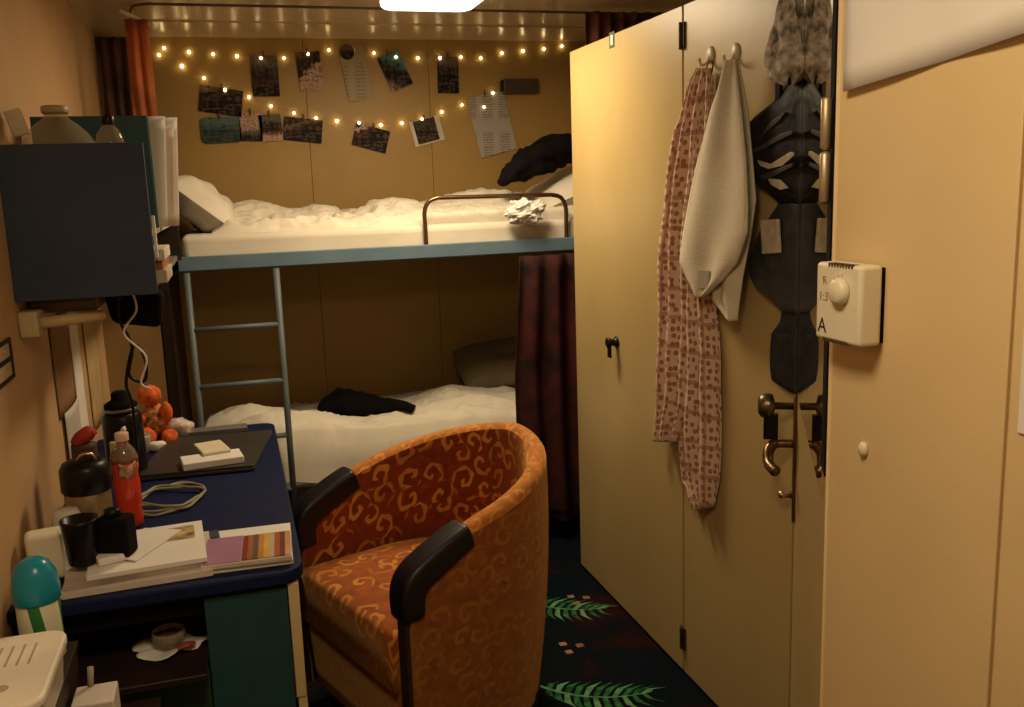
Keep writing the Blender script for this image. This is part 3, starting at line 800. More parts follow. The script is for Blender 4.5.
# black cap / garment on lower bunk
def zb_(x, y): return zl(x, y)
gx, gy = at(365, 400, Z=0.62)[0:2]
lump('black_garment', [(0.33, 4.22, zl(0.33, 4.22) + 0.02), (0.42, 4.27, zl(0.42, 4.27) + 0.045), (0.52, 4.27, zl(0.52, 4.27) + 0.04), (0.62, 4.22, zl(0.62, 4.22) + 0.018), (0.70, 4.17, zl(0.70, 4.17) + 0.014), (0.745, 4.15, zl(0.745, 4.15) + 0.014)], [0.03, 0.105, 0.10, 0.05, 0.035, 0.025], M_BLKM, 'black garment lying on the duvet of the lower bunk', 'clothing', 0.75, 5)

# ------------------------------------------------------------------ curtains
def curtain(name, x0, x1, y, z0, z1, m, label, folds=6, amp=0.03, taper=0.0, ydir=False, seed=0, swell=0):
    mb = MB()
    def fn(u, v):
        z = z1 + (z0 - z1) * v; w = (x1 - x0); xc = (x0 + x1) / 2
        x = xc + (u - 0.5) * w * (1 - taper * (1 - v) + swell * math.sin(v * 3.1)); o = amp * math.sin(u * folds * 2 * math.pi + 0.5 * math.sin(v * 4 + seed)) * (0.6 + 0.4 * v) + 0.02 * noise.noise(Vector((u * 4, v * 3, seed)))
        return (y + o, x, z) if ydir else (x, y + o, z)
    mb.grid(folds * 14, 20, fn)
    return tag(mb.build(name, m, smooth=True, solid=0.004), label, 'curtain')
curtain('curtain', -0.325, -0.232, 3.99, 1.38, ZC - 0.055, M_ORANGE, 'rust orange curtain gathered at the top left corner of the bunks', 2, 0.014, 0.1, seed=1)
curtain('curtain', -0.505, -0.365, 4.66, 1.30, ZC - 0.02, M_BROWNC, 'dark brown curtain giving the shade in the corner between left wall and rust curtain', 3, 0.02, 0.0, seed=2)  # dark sheet stands in for the shade of this corner
MB_ = MB().tube([(-0.33, 3.95, ZC - 0.03), (-0.29, 3.98, ZC - 0.045), (-0.24, 4.06, ZC - 0.06)], 0.008, 8)
tag(MB_.build('curtain_hook_strip', M_CREAMP, smooth=True), 'short pale plastic glider strip at the top of the rust curtain', 'curtain hardware')
curtain('curtain', 1.50, 1.87, 3.84, 1.37, ZC - 0.02, mat('umber_curtain', (0.16, 0.055, 0.035), 0.9, var=0.4, scale=14), 'brown gathered curtain showing above the far end of the wardrobe', 6, 0.03, 0.05, seed=4)
curtain('curtain', 1.15, 1.58, 3.80, 0.10, 1.30, M_DKRED, 'dark red curtain hanging at the right end of the lower bunk', 4, 0.03, 0.10, seed=6, swell=0.10)

# ================================================================== fairy lights, photographs
YL = YB - 0.012
def wpt(px, py, y=YL): return at(px, py, Y=y)
up = [(159, 55), (164, 48), (189, 52), (213, 54), (237, 56), (261, 58), (284, 58), (308, 54), (329, 50), (352, 51), (374, 53), (396, 57), (418, 58), (440, 58), (461, 57), (481, 58), (502, 53), (523, 51), (544, 49), (562, 46)]
lo = [(182, 66), (204, 78), (225, 90), (249, 97), (271, 106), (294, 113), (316, 118), (337, 121), (359, 123), (381, 125), (402, 123), (422, 119), (442, 112), (462, 105), (484, 107), (493, 93)]
def light_string(L, label, tail0=None, tail1=None):
    t = thing('fairy_light_string', label, 'string lights', wpt(*L[0]), 'fairy light strings on the back wall')
    pts = [wpt(*p) + Vector((0, 0, 0.006)) for p in ([tail0] if tail0 else []) + L + ([tail1] if tail1 else [])]
    MB().tube(smooth_path(pts, 4), 0.0006, 6).build('cord', M_WIRE, t)
    first = None
    for i, p in enumerate(L):
        w = wpt(*p); k = 0.9 + 0.25 * rnd.random()
        if first is None:
            mb = MB(); mb.lathe([(0, -0.007), (0.0045, -0.005), (0.0062, 0), (0.0045, 0.005), (0, 0.007)], (0, 0, 0), 10)
            first = mb.build('bulb', M_BULB, None, smooth=True); o = first
        else:
            o = first.copy(); COL.objects.link(o)
        o.parent = t; o.location = Vector(w) - Vector(t.location); o.scale = (k, k, k)
    return t
light_string(up, 'upper string of warm fairy lights running nearly level along the back wall', None, (575, 45))
light_string(lo, 'lower string of warm fairy lights sagging through the photographs', (159, 58), (500, 88))
M_FRAMEW = mat('photo_border', (0.66, 0.58, 0.46), 0.5)
def photo(px, py, w, h, tilt, stops, label, ang=0.0, border=False, peg=(0, 1), name='photograph', grp='photographs pegged to the fairy lights', m=None, round_=0.0, thick=0.0012, cat='photograph', y=None):
    """w,h in picture pixels at the wall; tilt clockwise degrees"""
    s = 1 / 190.0
    c = wpt(px, py, y or (YB - 0.008)); t = thing(name, label, cat, c, grp)
    M = Matrix.Translation(c) @ Matrix.Rotation(R(tilt), 4, 'Y')
    W, Hh = w * s, h * s
    mm = m or photo_mat(name + '_print', stops, ang)
    b = MB()
    poly = rounded_rect(W, Hh, round_ if round_ else 0.0008, 4)
    b.prism(poly, lambda p: M @ Vector((p[0], 0, p[1])), lambda p: M @ Vector((p[0], -thick, p[1])))
    pr = b.build('print', M_FRAMEW if border else mm, t, loc=c)
    if border:
        MB().prism(rounded_rect(W * 0.72, Hh * 0.92, 0.0008, 2), lambda p: M @ Vector((p[0] - W * .02, -thick, p[1] + Hh * 0.02)), lambda p: M @ Vector((p[0] - W * .02, -thick - 0.0006, p[1] + Hh * 0.02))).build('picture', mm, pr)
    if peg is not None:
        q = M @ Vector((peg[0] * W / 2, -0.004, peg[1] * Hh / 2))
        MB().box(-0.0035, 0.0035, -0.004, 0.004, -0.012, 0.02, Matrix.Translation(q)).build('peg', M_PEG, t, bevel=0.001)
    return t
DK, BR, PK, TL, GY = (0.010, 0.006, 0.007), (0.06, 0.028, 0.016), (0.58, 0.38, 0.30), (0.018, 0.06, 0.065), (0.18, 0.14, 0.11)
photo(221, 101, 37, 23, 9, [(0.3, DK), (0.5, BR), (0.62, DK), (0.8, (0.28, .2, .15))], 'wide photograph of dark trees under pale sky, leftmost on the lower string', 0.3)
photo(221, 130, 35, 23, -2, [(0.2, (0.02, 0.06, 0.06)), (0.5, TL), (0.75, (0.10, 0.20, 0.18))], 'teal photograph with a rounded corner, below the pale-sky tree photograph', round_=0.022)
photo(251, 127, 20, 25, 2, [(0.15, DK), (0.35, GY), (0.5, PK), (0.8, PK)], 'small upright photograph with a bright pale middle beside the teal photograph')
photo(271, 128, 20, 24, -4, [(0.2, PK), (0.35, BR), (0.6, DK), (0.8, GY)], 'small upright photograph of brown shapes, right of the pale-middled one')
photo(303, 130, 35, 21, 7, [(0.2, DK), (0.4, BR), (0.5, GY), (0.6, DK), (0.8, BR)], 'wide dark photograph at the back wall seam tilted slightly down right', 0.4)
photo(265, 76, 24, 36, 0, [(0.2, DK), (0.45, BR), (0.55, DK), (0.8, GY)], 'upright dark photograph at the left of the upper string')
photo(310, 71, 22, 34, -5, [(0.10, PK), (0.22, PK), (0.28, DK), (0.6, BR), (0.85, (0.35, .2, .13))], 'upright photograph with a pale pink lower corner on the upper string', 0.5)
photo(395, 71, 22, 34, -23, [(0.15, PK), (0.28, GY), (0.42, DK), (0.65, DK), (0.85, (0.10, .26, .28))], 'strongly tilted photograph with a teal top on the upper string', -0.3)
photo(448, 75, 21, 34, 1, [(0.3, (0.006, 0.004, 0.008)), (0.5, DK), (0.65, BR), (0.85, GY)], 'upright nearly black photograph on the upper string')
photo(371, 138, 33, 21, 16, [(0.2, DK), (0.5, BR), (0.56, PK), (0.66, PK), (0.70, DK), (0.9, GY)], 'wide photograph with a white streak, tilted down right on the lower string', 0.5)
photo(427, 131, 30, 24, -13, [(0.2, BR), (0.4, DK), (0.7, (0.05, 0.04, 0.02)), (0.85, BR)], 'photograph with wide pale side borders tilted up right', 0, True)
photo(492, 124, 38, 58, -13, None, 'large grey sheet of printed blocks pinned right of the photographs', m=print_mat('printed_sheet', (0.44, 0.39, 0.33), (0.13, 0.10, 0.08)), name='printed_sheet', cat='paper', grp='papers pinned on the back wall', peg=(0, 1))
t = photo(356, 74, 23, 48, -9, None, 'faint tan handwritten strip pinned beside the middle of the upper string', m=print_mat('note_strip', (0.42, 0.34, 0.22), (0.22, 0.17, 0.10), 5, 2), name='note_strip', cat='paper', grp='papers pinned on the back wall', peg=None)
c = wpt(347, 52, YB - 0.012)
mb = MB(); mb.lathe([(0.036, 0), (0.036, 0.003), (0.030, 0.006), (0, 0.007)], c, 22, Matrix.Rotation(R(90), 3, 'X'))
tag(mb.build('round_badge', photo_mat('round_badge_print', [(0.2, DK), (0.5, (0.03, .03, .035)), (0.7, GY)], 0, 30), smooth=False), 'small dark round badge at the top of the tan note strip', 'badge')
c = wpt(520, 86, YB - 0.03)
w_ = 36 / 195.0; h_ = 14 / 195.0
tb = thing('reading_light', 'dark grey oblong reading light fixed on the back wall right of the photographs', 'reading light', c)
MB().box(c.x - w_ / 2, c.x + w_ / 2, c.y - 0.02, c.y + 0.026, c.z - h_ / 2, c.z + h_ / 2).build('lamp_body', mat('olive_metal', (0.07, 0.06, 0.035), 0.4, var=.1), tb, bevel=0.006)
MB().box(c.x - w_ / 2 - 0.012, c.x - w_ / 2 + 0.004, c.y - 0.012, c.y + 0.02, c.z - h_ * 0.4, c.z + h_ * 0.4).build('end_cap', M_BLACK, tb, bevel=0.004)

# ================================================================== shelf unit on the left wall
SX = -0.188
SY0, SY1, SZ0, SZ1 = 2.50, 3.80, 1.36, 1.735
su = thing('wall_shelf', 'navy wall shelf with a solid end panel above the desk', 'shelf', (XL, 3.0, SZ0))
pp = MB(); pp.box(XL + 0.0, SX, SY0, SY0 + 0.02, SZ0, SZ1)
pp.build('end_panel', M_NAVYP, su, bevel=0.002)
MB().box(XL, SX - 0.015, SY0 + 0.02, SY1, SZ0, SZ0 + 0.018).build('shelf_board', mat('shelf_board', (0.20, 0.16, 0.12), 0.6), su)
MB().box(XL, SX - 0.01, SY0 + 0.02, SY1, 1.50, 1.516).build('shelf_board', mat('pale_shelf_board', (0.42, 0.34, 0.24), 0.6), su)
MB().box(XL, SX + 0.0, SY1, SY1 + 0.02, SZ0, SZ1 + 0.02).build('end_panel', M_DARKW, su, bevel=0.002)
MB().box(XL, XL + 0.012, SY0 + 0.02, SY1, SZ0, SZ1 - 0.1).build('back_board', M_NAVYP, su)
ZS = 1.516
# binder, papers, books standing on the shelf
M_BIND = mat('dark_teal_binder', (0.01, 0.075, 0.085), 0.5)
bn = thing('ring_binder', 'dark teal ring binder standing on the wall shelf behind the small bottle', 'binder', (-0.28, 2.8, ZS))
MB().box(-0.475, -0.192, 2.785, 2.792, ZS, ZS + 0.305).box(-0.475, -0.192, 2.835, 2.842, ZS, ZS + 0.305).box(-0.482, -0.474, 2.785, 2.842, ZS, ZS + 0.305).build('cover', M_BIND, bn, bevel=0.001)
MB().box(-0.47, -0.205, 2.794, 2.832, ZS + 0.004, ZS + 0.29).build('pages', M_WHITE, bn)
def leanpaper(y, z1, label, m=M_WHITE, dx=0.0, lean=0.05, x1=-0.125):
    mb = MB()
    mb.grid(6, 8, lambda u, v: (x1 - 0.27 * (1 - u) - dx * v + 0.02 * v * u, y + lean * v + 0.006 * math.sin(u * 5), ZS + 0.001 + (z1 - ZS) * v))
    return tag(mb.build('paper_sheet', m, smooth=True, solid=0.0015), label, 'paper', 'papers standing on the wall shelf')
leanpaper(2.862, 1.825, 'tall white paper sheet standing behind the teal binder on the wall shelf', M_WHITE, -0.0, 0.03, -0.170)
leanpaper(2.885, 1.800, 'pinkish paper sheet second behind the teal binder on the wall shelf', mat('pinkish_paper', (0.75, 0.60, 0.48), 0.6), 0, 0.03, -0.150)
leanpaper(2.905, 1.825, 'outermost white paper sheet curving over the front edge of the wall shelf', M_WHITE, 0, 0.035, -0.140)
bk = [(2.96, 2.99, .26, (0.03, 0.02, 0.05)), (2.995, 3.03, .22, (0.05, 0.02, 0.06)), (3.04, 3.07, .24, (0.02, 0.02, 0.03))]
for i, (a, b, h, c_) in enumerate(bk):
    o = MB().box(-0.41, -0.168, a, b, ZS, ZS + h).build('book', mat('book_cloth_%d' % i, c_, 0.6), bevel=0.002)
    tag(o, ['tall near-black book standing behind the papers on the wall shelf', 'shorter plum coloured book standing on the wall shelf', 'dark book standing last in the row on the wall shelf'][i], 'book', 'books standing on the wall shelf')
# lower compartment: flat things
LZ = SZ0 + 0.018
for i, (y0, y1, z0, z1, c_, l_) in enumerate([(2.60, 2.84, LZ, LZ + 0.035, (0.55, 0.45, 0.33), 'beige folder lying flat at the bottom of the wall shelf'), (2.60, 2.86, LZ + 0.035, LZ + 0.06, (0.40, 0.13, 0.04), 'rust brown book lying on the beige folder in the wall shelf'), (2.58, 2.82, LZ + 0.06, LZ + 0.09, (0.70, 0.62, 0.50), 'pale book lying on top of the rust brown book in the wall shelf')]):
    tag(MB().box(-0.40, SX + (0.02 if i != 1 else 0.012), y0, y1, z0, z1).build('book', mat('flat_book_%d' % i, c_, 0.6), bevel=0.003), l_, 'book', 'books lying in the wall shelf')
tag(MB().box(SX + 0.001, SX + 0.008, 2.525, 2.545, 1.45, 1.555).build('white_tag', M_WHITE), 'narrow white label strip at the front edge of the wall shelf', 'label')
# big jug and small bottle on the shelf behind the panel
jc = Vector((-0.400, 2.66, ZS))
jug = thing('water_jug', 'large squat clear plastic jug on the wall shelf, left of the small bottle', 'jug', jc)
MB().lathe([(0.088, 0.0), (0.098, 0.02), (0.10, 0.17), (0.096, 0.20), (0.090, 0.225), (0.072, 0.255), (0.045, 0.280), (0.030, 0.290), (0.028, 0.305), (0.0, 0.305)], jc, 30).build('jug_body', M_GLASS, jug, smooth=True)
MB().lathe([(0.031, 0.302), (0.033, 0.306), (0.033, 0.318), (0.030, 0.321), (0, 0.321)], jc, 24).build('lid', mat('smoky_lid', (0.45, .36, .24), 0.4), jug, smooth=True)
MB().box(-0.02, 0.02, -0.004, 0.004, -0.03, 0.035, Matrix.Translation(jc + Vector((-0.082, -0.045, 0.275))) @ Matrix.Rotation(R(-14), 4, 'Y')).build('grip', mat('pale_grip', (0.70, .58, .38), 0.4), jug, bevel=0.004)
sb = Vector((-0.272, 2.60, ZS))
bt = thing('water_bottle', 'small clear bottle with a black cap on the wall shelf in front of the binder', 'bottle', sb)
MB().lathe([(0.032, 0), (0.034, 0.01), (0.034, 0.20), (0.035, 0.222), (0.030, 0.245), (0.018, 0.262), (0.013, 0.268), (0.013, 0.275), (0, 0.275)], sb, 24).build('bottle_body', M_GLASS, bt, smooth=True)
MB().lathe([(0.0145, 0.268), (0.0155, 0.270), (0.0155, 0.288), (0.013, 0.291), (0, 0.291)], sb, 20).build('bottle_cap', M_BLACK, bt, smooth=True)

# things hanging below the shelf
fx = thing('wall_lamp', 'beige tubular lamp mounted on the left wall below the navy shelf', 'lamp', (XL, 2.6, 1.30))
a = at(38, 328, X=XL + 0.03)
MB().box(XL, XL + 0.045, 2.50, 2.60, 1.27, 1.335).build('bracket', mat('beige_fitting', (0.55, .42, .22), 0.5), fx, bevel=0.006)
MB().tube([(XL + 0.04, 2.55, 1.300), (XL + 0.18, 2.62, 1.302)], 0.015, 14).build('tube', mat('beige_tube', (0.62, 0.45, 0.20), 0.4), fx, smooth=True)
MB().box(XL + 0.0, XL + 0.17, 2.62, 2.9, 1.315, 1.352).build('reflector', mat('olive_reflector', (0.16, .12, .06), 0.4), fx, bevel=0.01)
# black pouch hanging under the shelf
def hangbag():
    mb = MB(); c = Vector((-0.285, 2.78, 1.295))
    mb.box(-0.075, 0.085, -0.03, 0.03, -0.045, 0.062, Matrix.Translation(c) @ Matrix.Rotation(R(8), 4, 'Y'))
    for i, q in enumerate(mb.v):
        if q[2] < c.z and q[0] < c.x: mb.v[i] = (q[0] + 0.03, q[1], q[2] - 0.0)
    return mb
tag(hangbag().build('black_pouch', M_BLKM, bevel=0.02, bseg=3), 'black cloth pouch hanging under the navy shelf', 'pouch')
cb = smooth_path([(-0.30, 2.72, 1.36), (-0.31, 2.72, 1.28), (-0.285, 2.72, 1.20), (-0.30, 2.72, 1.12), (-0.262, 2.72, 1.10), (-0.255, 2.72, 1.16), (-0.28, 2.725, 1.20), (-0.31, 2.72, 1.10), (-0.30, 2.72, 1.02), (-0.31, 2.76, 0.765)], 6)
tag(MB().tube(cb, 0.0045, 8).build('charging_cable', M_BLACK, smooth=True), 'black cable dangling from the navy shelf down behind the flask', 'cable', 'cables hanging under the shelf')
cb = smooth_path([(-0.27, 2.70, 1.36), (-0.262, 2.70, 1.30), (-0.30, 2.70, 1.24), (-0.25, 2.70, 1.17), (-0.27, 2.70, 1.10), (-0.245, 2.70, 1.08)], 6)
tag(MB().tube(cb, 0.003, 8).build('charging_cable', M_WHITE, smooth=True), 'short white cable dangling from the navy shelf beside the black one', 'cable', 'cables hanging under the shelf')
# papers and folders on the left wall behind the flasks
def wallpaper_(y0, y1, z0, z1, m, label, off=0.004, sk=0.0, nm='wall_paper'):
    mb = MB(); mb.grid(6, 8, lambda u, v: (XL + off + 0.006 * math.sin(u * 3.1) , y0 + (y1 - y0) * u + sk * v, z0 + (z1 - z0) * v))
    return tag(mb.build(nm, m, smooth=True, solid=0.0015), label, 'paper', 'papers on the left wall')
wallpaper_(2.86, 3.15, 0.98, 1.27, mat('brown_folder', (0.30, .16, .07), 0.6), 'brown card hanging on the left wall under the beige lamp', 0.004)
wallpaper_(3.17, 3.33, 0.80, 1.28, M_WHITE, 'long white paper strip on the left wall behind the flask', 0.004, nm='wall_paper')
wallpaper_(2.90, 3.14, 0.78, 0.99, M_PAPER2, 'grey paper low on the left wall below the brown card', 0.010)
wallpaper_(3.45, 3.75, 0.80, 1.24, mat('tan_card', (0.55, .38, .18), 0.6), 'tan card on the left wall beyond the white paper strip', 0.004)
wallpaper_(2.03, 2.14, 1.47, 1.72, M_PAPER2, 'pale paper at the left edge of the picture beside the navy shelf', 0.003)
# socket frame
so = thing('double_socket', 'black framed double socket on the left wall under the shelf', 'socket', (XL, 2.2, 1.25))
y0s, y1s = at(-12, 360, X=XL).y, at(11, 360, X=XL).y
zs0, zs1 = at(6, 383, X=XL).z, at(6, 338, X=XL).z
MB().box(XL, XL + 0.006, y0s, y1s, zs0, zs1).build('frame', M_BLACK, so, bevel=0.002)
hz = (zs1 - zs0) / 2
for k in range(2):
    MB().box(XL + 0.004, XL + 0.009, y0s + 0.02, y1s - 0.045, zs0 + 0.014 + hz * 0.9 * k, zs0 + 0.014 + hz * 0.9 * k + hz * 0.62).build('socket_face', mat('tan_face', (.5, .35, .18), .5), so, bevel=0.001)

# ================================================================== desk
ZD = 0.76
DX1, DY0, DY1 = 0.097, 2.045, 3.50
dk_ = thing('desk', 'built-in desk with a dark navy top along the left wall', 'desk', (-0.2, 2.8, 0))
poly = [(XL + 0.002, DY1), (XL + 0.002, DY0)]
for k in range(7):
    a = R(-90 + 90 * k / 6); poly.append((DX1 - 0.06 + 0.06 * math.cos(a), DY0 + 0.06 + 0.06 * math.sin(a)))
for k in range(7):
    a = R(0 + 90 * k / 6); poly.append((DX1 - 0.05 + 0.05 * math.cos(a), DY1 - 0.05 + 0.05 * math.sin(a)))
MB().prism(poly, lambda p: (p[0], p[1], ZD - 0.032), lambda p: (p[0], p[1], ZD)).build('tabletop', M_NAVY, dk_, bevel=0.006, bseg=3)
MB().box(XL + 0.002, 0.045, DY0 + 0.035, DY0 + 0.05, ZD - 0.085, ZD - 0.033).build('apron', M_BLKM, dk_)
MB().box(-0.125, 0.055, DY0 + 0.02, DY0 + 0.045, 0.05, ZD - 0.045).build('side_panel', M_TEALP, dk_, bevel=0.002)
MB().box(0.058, 0.082, DY0 + 0.018, DY0 + 0.06, 0.44, ZD - 0.036).build('post', M_BEIGE, dk_, bevel=0.002)
MB().box(0.062, 0.082, DY0 + 0.022, DY0 + 0.055, 0.02, 0.44).build('post', M_BEIGE, dk_, bevel=0.002)
MB().box(XL + 0.002, -0.128, DY0 - 0.06, DY0 + 0.40, 0.560, 0.578).build('pull_out_tray', M_DARKW, dk_, bevel=0.003)
MB().box(XL + 0.002, -0.128, DY0 + 0.02, DY0 + 0.04, 0.05, 0.545).build('drawer_front', M_GREENP, dk_, bevel=0.002)
MB().box(XL + 0.002, -0.128, DY0 + 0.40, DY0 + 0.42, 0.05, ZD - 0.033).build('back_panel', M_BLKM, dk_)
MB().box(0.03, 0.05, DY1 - 0.06, DY1 - 0.02, 0.0, ZD - 0.033).build('post', M_BLKM, dk_)

# --- ashtray on tissue on the pull out tray
c = at(170, 648, Z=0.580)
TR = Vector((c.x, max(c.y, 2.03), 0.579))
mb = MB()
def tis(u, v):
    a = u * 2 * math.pi; r = 0.085 * v * (1 + 0.22 * math.sin(a * 3 + 1) + 0.12 * math.sin(a * 7))
    return (TR.x + r * math.cos(a) * 0.95, TR.y + 0.0 + r * 0.62 * math.sin(a), TR.z + 0.003 + 0.010 * v * (0.5 + 0.5 * math.sin(a * 5 + 2)))
mb.grid(40, 6, tis)
tag(mb.build('paper_napkin', M_WHITE, smooth=True, solid=0.001), 'crumpled white napkin under the glass dish on the tray', 'napkin')
ds = thing('glass_dish', 'small round glass dish with brown contents on the napkin', 'dish', TR)
g0 = TR + Vector((0.0, 0.0, 0.012))
MB().lathe([(0.028, 0), (0.034, 0.004), (0.038, 0.022), (0.036, 0.034), (0.033, 0.034), (0.034, 0.022), (0.030, 0.008), (0, 0.008)], g0, 26).build('bowl', M_GLASS, ds, smooth=True)
mb = MB(); mb.sphere(g0 + Vector((0, 0, 0.017)), 1, 16, 8, (0.031, 0.031, 0.013)); mb.build('contents', mat('dark_brown_grounds', (.12, .06, .03), .8, var=.5, scale=60), ds, smooth=True)
tag(lump('red_wrapper', [TR + Vector((0.022, -0.045, 0.018)), TR + Vector((0.04, -0.04, 0.022)), TR + Vector((0.056, -0.03, 0.019))], [0.006, 0.011, 0.006], mat('dull_red', (.35, .06, .03), .5), None, None, 0.6, 1), 'dull red wrapper on the napkin beside the glass dish', 'wrapper')

# --- laptop with white packets
lpq = [at(188, 437, Z=ZD + 0.01), at(275, 434, Z=ZD + 0.01), at(238, 472, Z=ZD + 0.01), at(150, 474, Z=ZD + 0.01)]
lt = thing('laptop', 'closed dark grey laptop lying on the far part of the desk', 'laptop', lpq[3])
M_LAP = mat('dark_grey_aluminium', (0.055, 0.048, 0.04), 0.45, 0.3)
lc = (-0.13, 3.13)
LM = Matrix.Translation((-0.125, 3.10, ZD)) @ Matrix.Rotation(R(-4), 4, 'Z')
MB().prism(rounded_rect(0.345, 0.43, 0.012), lambda p: LM @ Vector((p[0] + p[1] * 0.10, p[1], 0.002)), lambda p: LM @ Vector((p[0] + p[1] * 0.10, p[1], 0.013))).build('base', M_LAP, lt, bevel=0.003)
MB().prism(rounded_rect(0.345, 0.43, 0.012), lambda p: LM @ Vector((p[0] + p[1] * 0.10, p[1], 0.014)), lambda p: LM @ Vector((p[0] + p[1] * 0.10, p[1], 0.021))).build('lid', M_LAP, lt, bevel=0.002)
def paperbox(cx, cy, z, w, d, h, rot, m, label, name='paper_packet', cat='packet', grp=None):
    mb = MB(); mb.box(-w / 2, w / 2, -d / 2, d / 2, 0, h, Matrix.Translation((cx, cy, z)) @ Matrix.Rotation(R(rot), 4, 'Z'))
    return tag(mb.build(name, m, bevel=min(0.003, h * 0.3)), label, cat, grp)
c = at(212, 462, Z=ZD + 0.03)
paperbox(c.x, c.y + 0.02, ZD + 0.0215, 0.18, 0.10, 0.022, 8, M_WHITE, 'wider white paper packet lying on the laptop')
c = at(212, 449, Z=ZD + 0.05)
paperbox(c.x, c.y + 0.02, ZD + 0.044, 0.085, 0.14, 0.010, 14, mat('cream_card', (0.8, .70, .5), .6), 'small cream packet on top of the wider white one')
mb = MB(); mb.box(-0.10, 0.10, -0.03, 0.03, 0, 0.018, Matrix.Translation((-0.10, 3.42, ZD)))
tag(mb.build('grey_box', mat('grey_box', (.16, .15, .14), .5), bevel=0.003), 'flat grey box at the far edge of the desk by the ladder', 'box')

# --- cable coil
pts = []
c = at(170, 497, Z=ZD + 0.01)
for k in range(60):
    a = k * 0.42; pts.append((c.x + (0.085 + 0.012 * math.sin(k * 1.7)) * math.cos(a), c.y + (0.14 + 0.03 * math.sin(k * 0.9)) * math.sin(a) * (1 if k < 30 else .7), ZD + 0.006 + 0.0015 * (k // 15) * 2))
tag(MB().tube(smooth_path(pts, 3), 0.0038, 8).build('coiled_cable', mat('grey_green_cable', (0.30, 0.28, 0.18), 0.5), smooth=True), 'coiled pale cable lying on the desk in front of the laptop', 'cable')

# --- papers, magazines, notebooks on the near end of the desk
def stack_sheet(cx, cy, z, w, d, h, rot, m, label, cat='magazine', name='magazine', curl=0.0, grp='papers stacked on the near end of the desk'):
    mb = MB(); M = Matrix.Translation((cx, cy, z)) @ Matrix.Rotation(R(rot), 4, 'Z')
    nx = 12
    def top(u, v, zz): 
        return M @ Vector(((u - 0.5) * w, (v - 0.5) * d, zz + curl * (max(0, 0.25 - v) * 3) ** 2 * (1 - u) * 1.0))
    a = mb.grid(nx, nx, lambda u, v: top(u, v, h)); b = mb.grid(nx, nx, lambda u, v: top(u, v, 0), flip=True)
    for i in range(nx):
        mb.face(a[i][0], a[i + 1][0], b[i + 1][0], b[i][0]); mb.face(a[i][nx], a[i + 1][nx], b[i + 1][nx], b[i][nx])
        mb.face(a[0][i], a[0][i + 1], b[0][i + 1], b[0][i]); mb.face(a[nx][i], a[nx][i + 1], b[nx][i + 1], b[nx][i])
    return tag(mb.build(name, m), label, cat, grp)
M_PG = mat('pinkish_grey_paper', (0.68, 0.58, 0.50), 0.6, var=0.15, scale=6)
stack_sheet(-0.262, 2.205, ZD + 0.001, 0.31, 0.26, 0.014, 3, M_PG, 'bottom magazine of the pile under the thermos on the desk')
stack_sheet(-0.275, 2.215, ZD + 0.0155, 0.29, 0.25, 0.012, 7, mat('grey_magazine', (.42, .35, .29), .5, var=.3, scale=9), 'second magazine from the bottom of the pile under the thermos')
stack_sheet(-0.245, 2.225, ZD + 0.028, 0.25, 0.26, 0.010, 4, M_WHITE, 'top white magazine of the pile on the desk')
pg = MB(); M = Matrix.Translation((-0.205, 2.30, ZD + 0.0385)) @ Matrix.Rotation(R(4), 4, 'Z')
pg.box(-0.07, 0.06, -0.06, 0.03, 0, 0.0008, M); m1 = pg.build('photo_card', mat('ochre_print', (.50, .36, .16), .5, var=.5, scale=25), bevel=0.0002)
tag(m1, 'small ochre picture card lying on the top white magazine', 'card')
m2 = MB().box(-0.065, -0.0, -0.03, -0.005, 0.0008, 0.0014, M).build('grey_picture', mat('grey_print', (.12, .11, .10), .5), m1)
paperbox(-0.318, 2.165, ZD + 0.0385, 0.065, 0.05, 0.018, 20, M_WHITE, 'crumpled white paper bundle on the magazines by the black mug')
stack_sheet(-0.262, 2.24, ZD + 0.0395, 0.10, 0.19, 0.003, -28, M_WHITE, 'loose curled white leaflet lying across the magazines', 'leaflet', 'leaflet', 0.02)
# notebook stack
stack_sheet(-0.020, 2.215, ZD + 0.001, 0.20, 0.25, 0.010, -2, M_WHITE, 'thick white pad under the colourful notebook at the desk corner', 'pad', 'paper_pad')
nb = thing('open_notebook', 'notebook with purple page and striped colourful page at the desk corner', 'notebook', (-0.03, 2.17, ZD + 0.012))
NM = Matrix.Translation((-0.022, 2.168, ZD + 0.0115)) @ Matrix.Rotation(R(-3), 4, 'Z')
MB().box(-0.10, 0.10, -0.085, 0.085, 0, 0.012, NM).build('page_block', M_PG, nb, bevel=0.002)
MB().box(-0.096, -0.014, -0.082, 0.082, 0.0122, 0.0135, NM).build('purple_page', mat('purple_page', (.36, .17, .29), .6), nb)
cs = [(.25, .02, .015), (.35, .12, .03), (.12, .08, .06), (.55, .22, .03), (.65, .38, .05), (.50, .40, .25), (.40, .08, .03), (.16, .02, .02), (.60, .30, .12)]
sm = MB(); sm.v = []
for k, c_ in enumerate(cs):
    sm.m = k; x0 = -0.012 + 0.109 * k / 9
    sm.box(x0, x0 + 0.0119, -0.080, 0.075, 0.0122, 0.0142, NM)
sm.build('striped_page', [mat('stripe_%d' % k, c_, .5, var=.15) for k, c_ in enumerate(cs)], nb)
paperbox(-0.10, 2.315, ZD + 0.012, 0.022, 0.05, 0.004, 5, M_NAVYP, 'small navy clip lying at the back of the white pad', 'clip', 'clip')
paperbox(-0.405, 2.085, ZD + 0.001, 0.055, 0.03, 0.008, 0, M_BEIGE, 'short pale wooden strip at the near left edge of the desk', 'wooden_strip', 'strip')

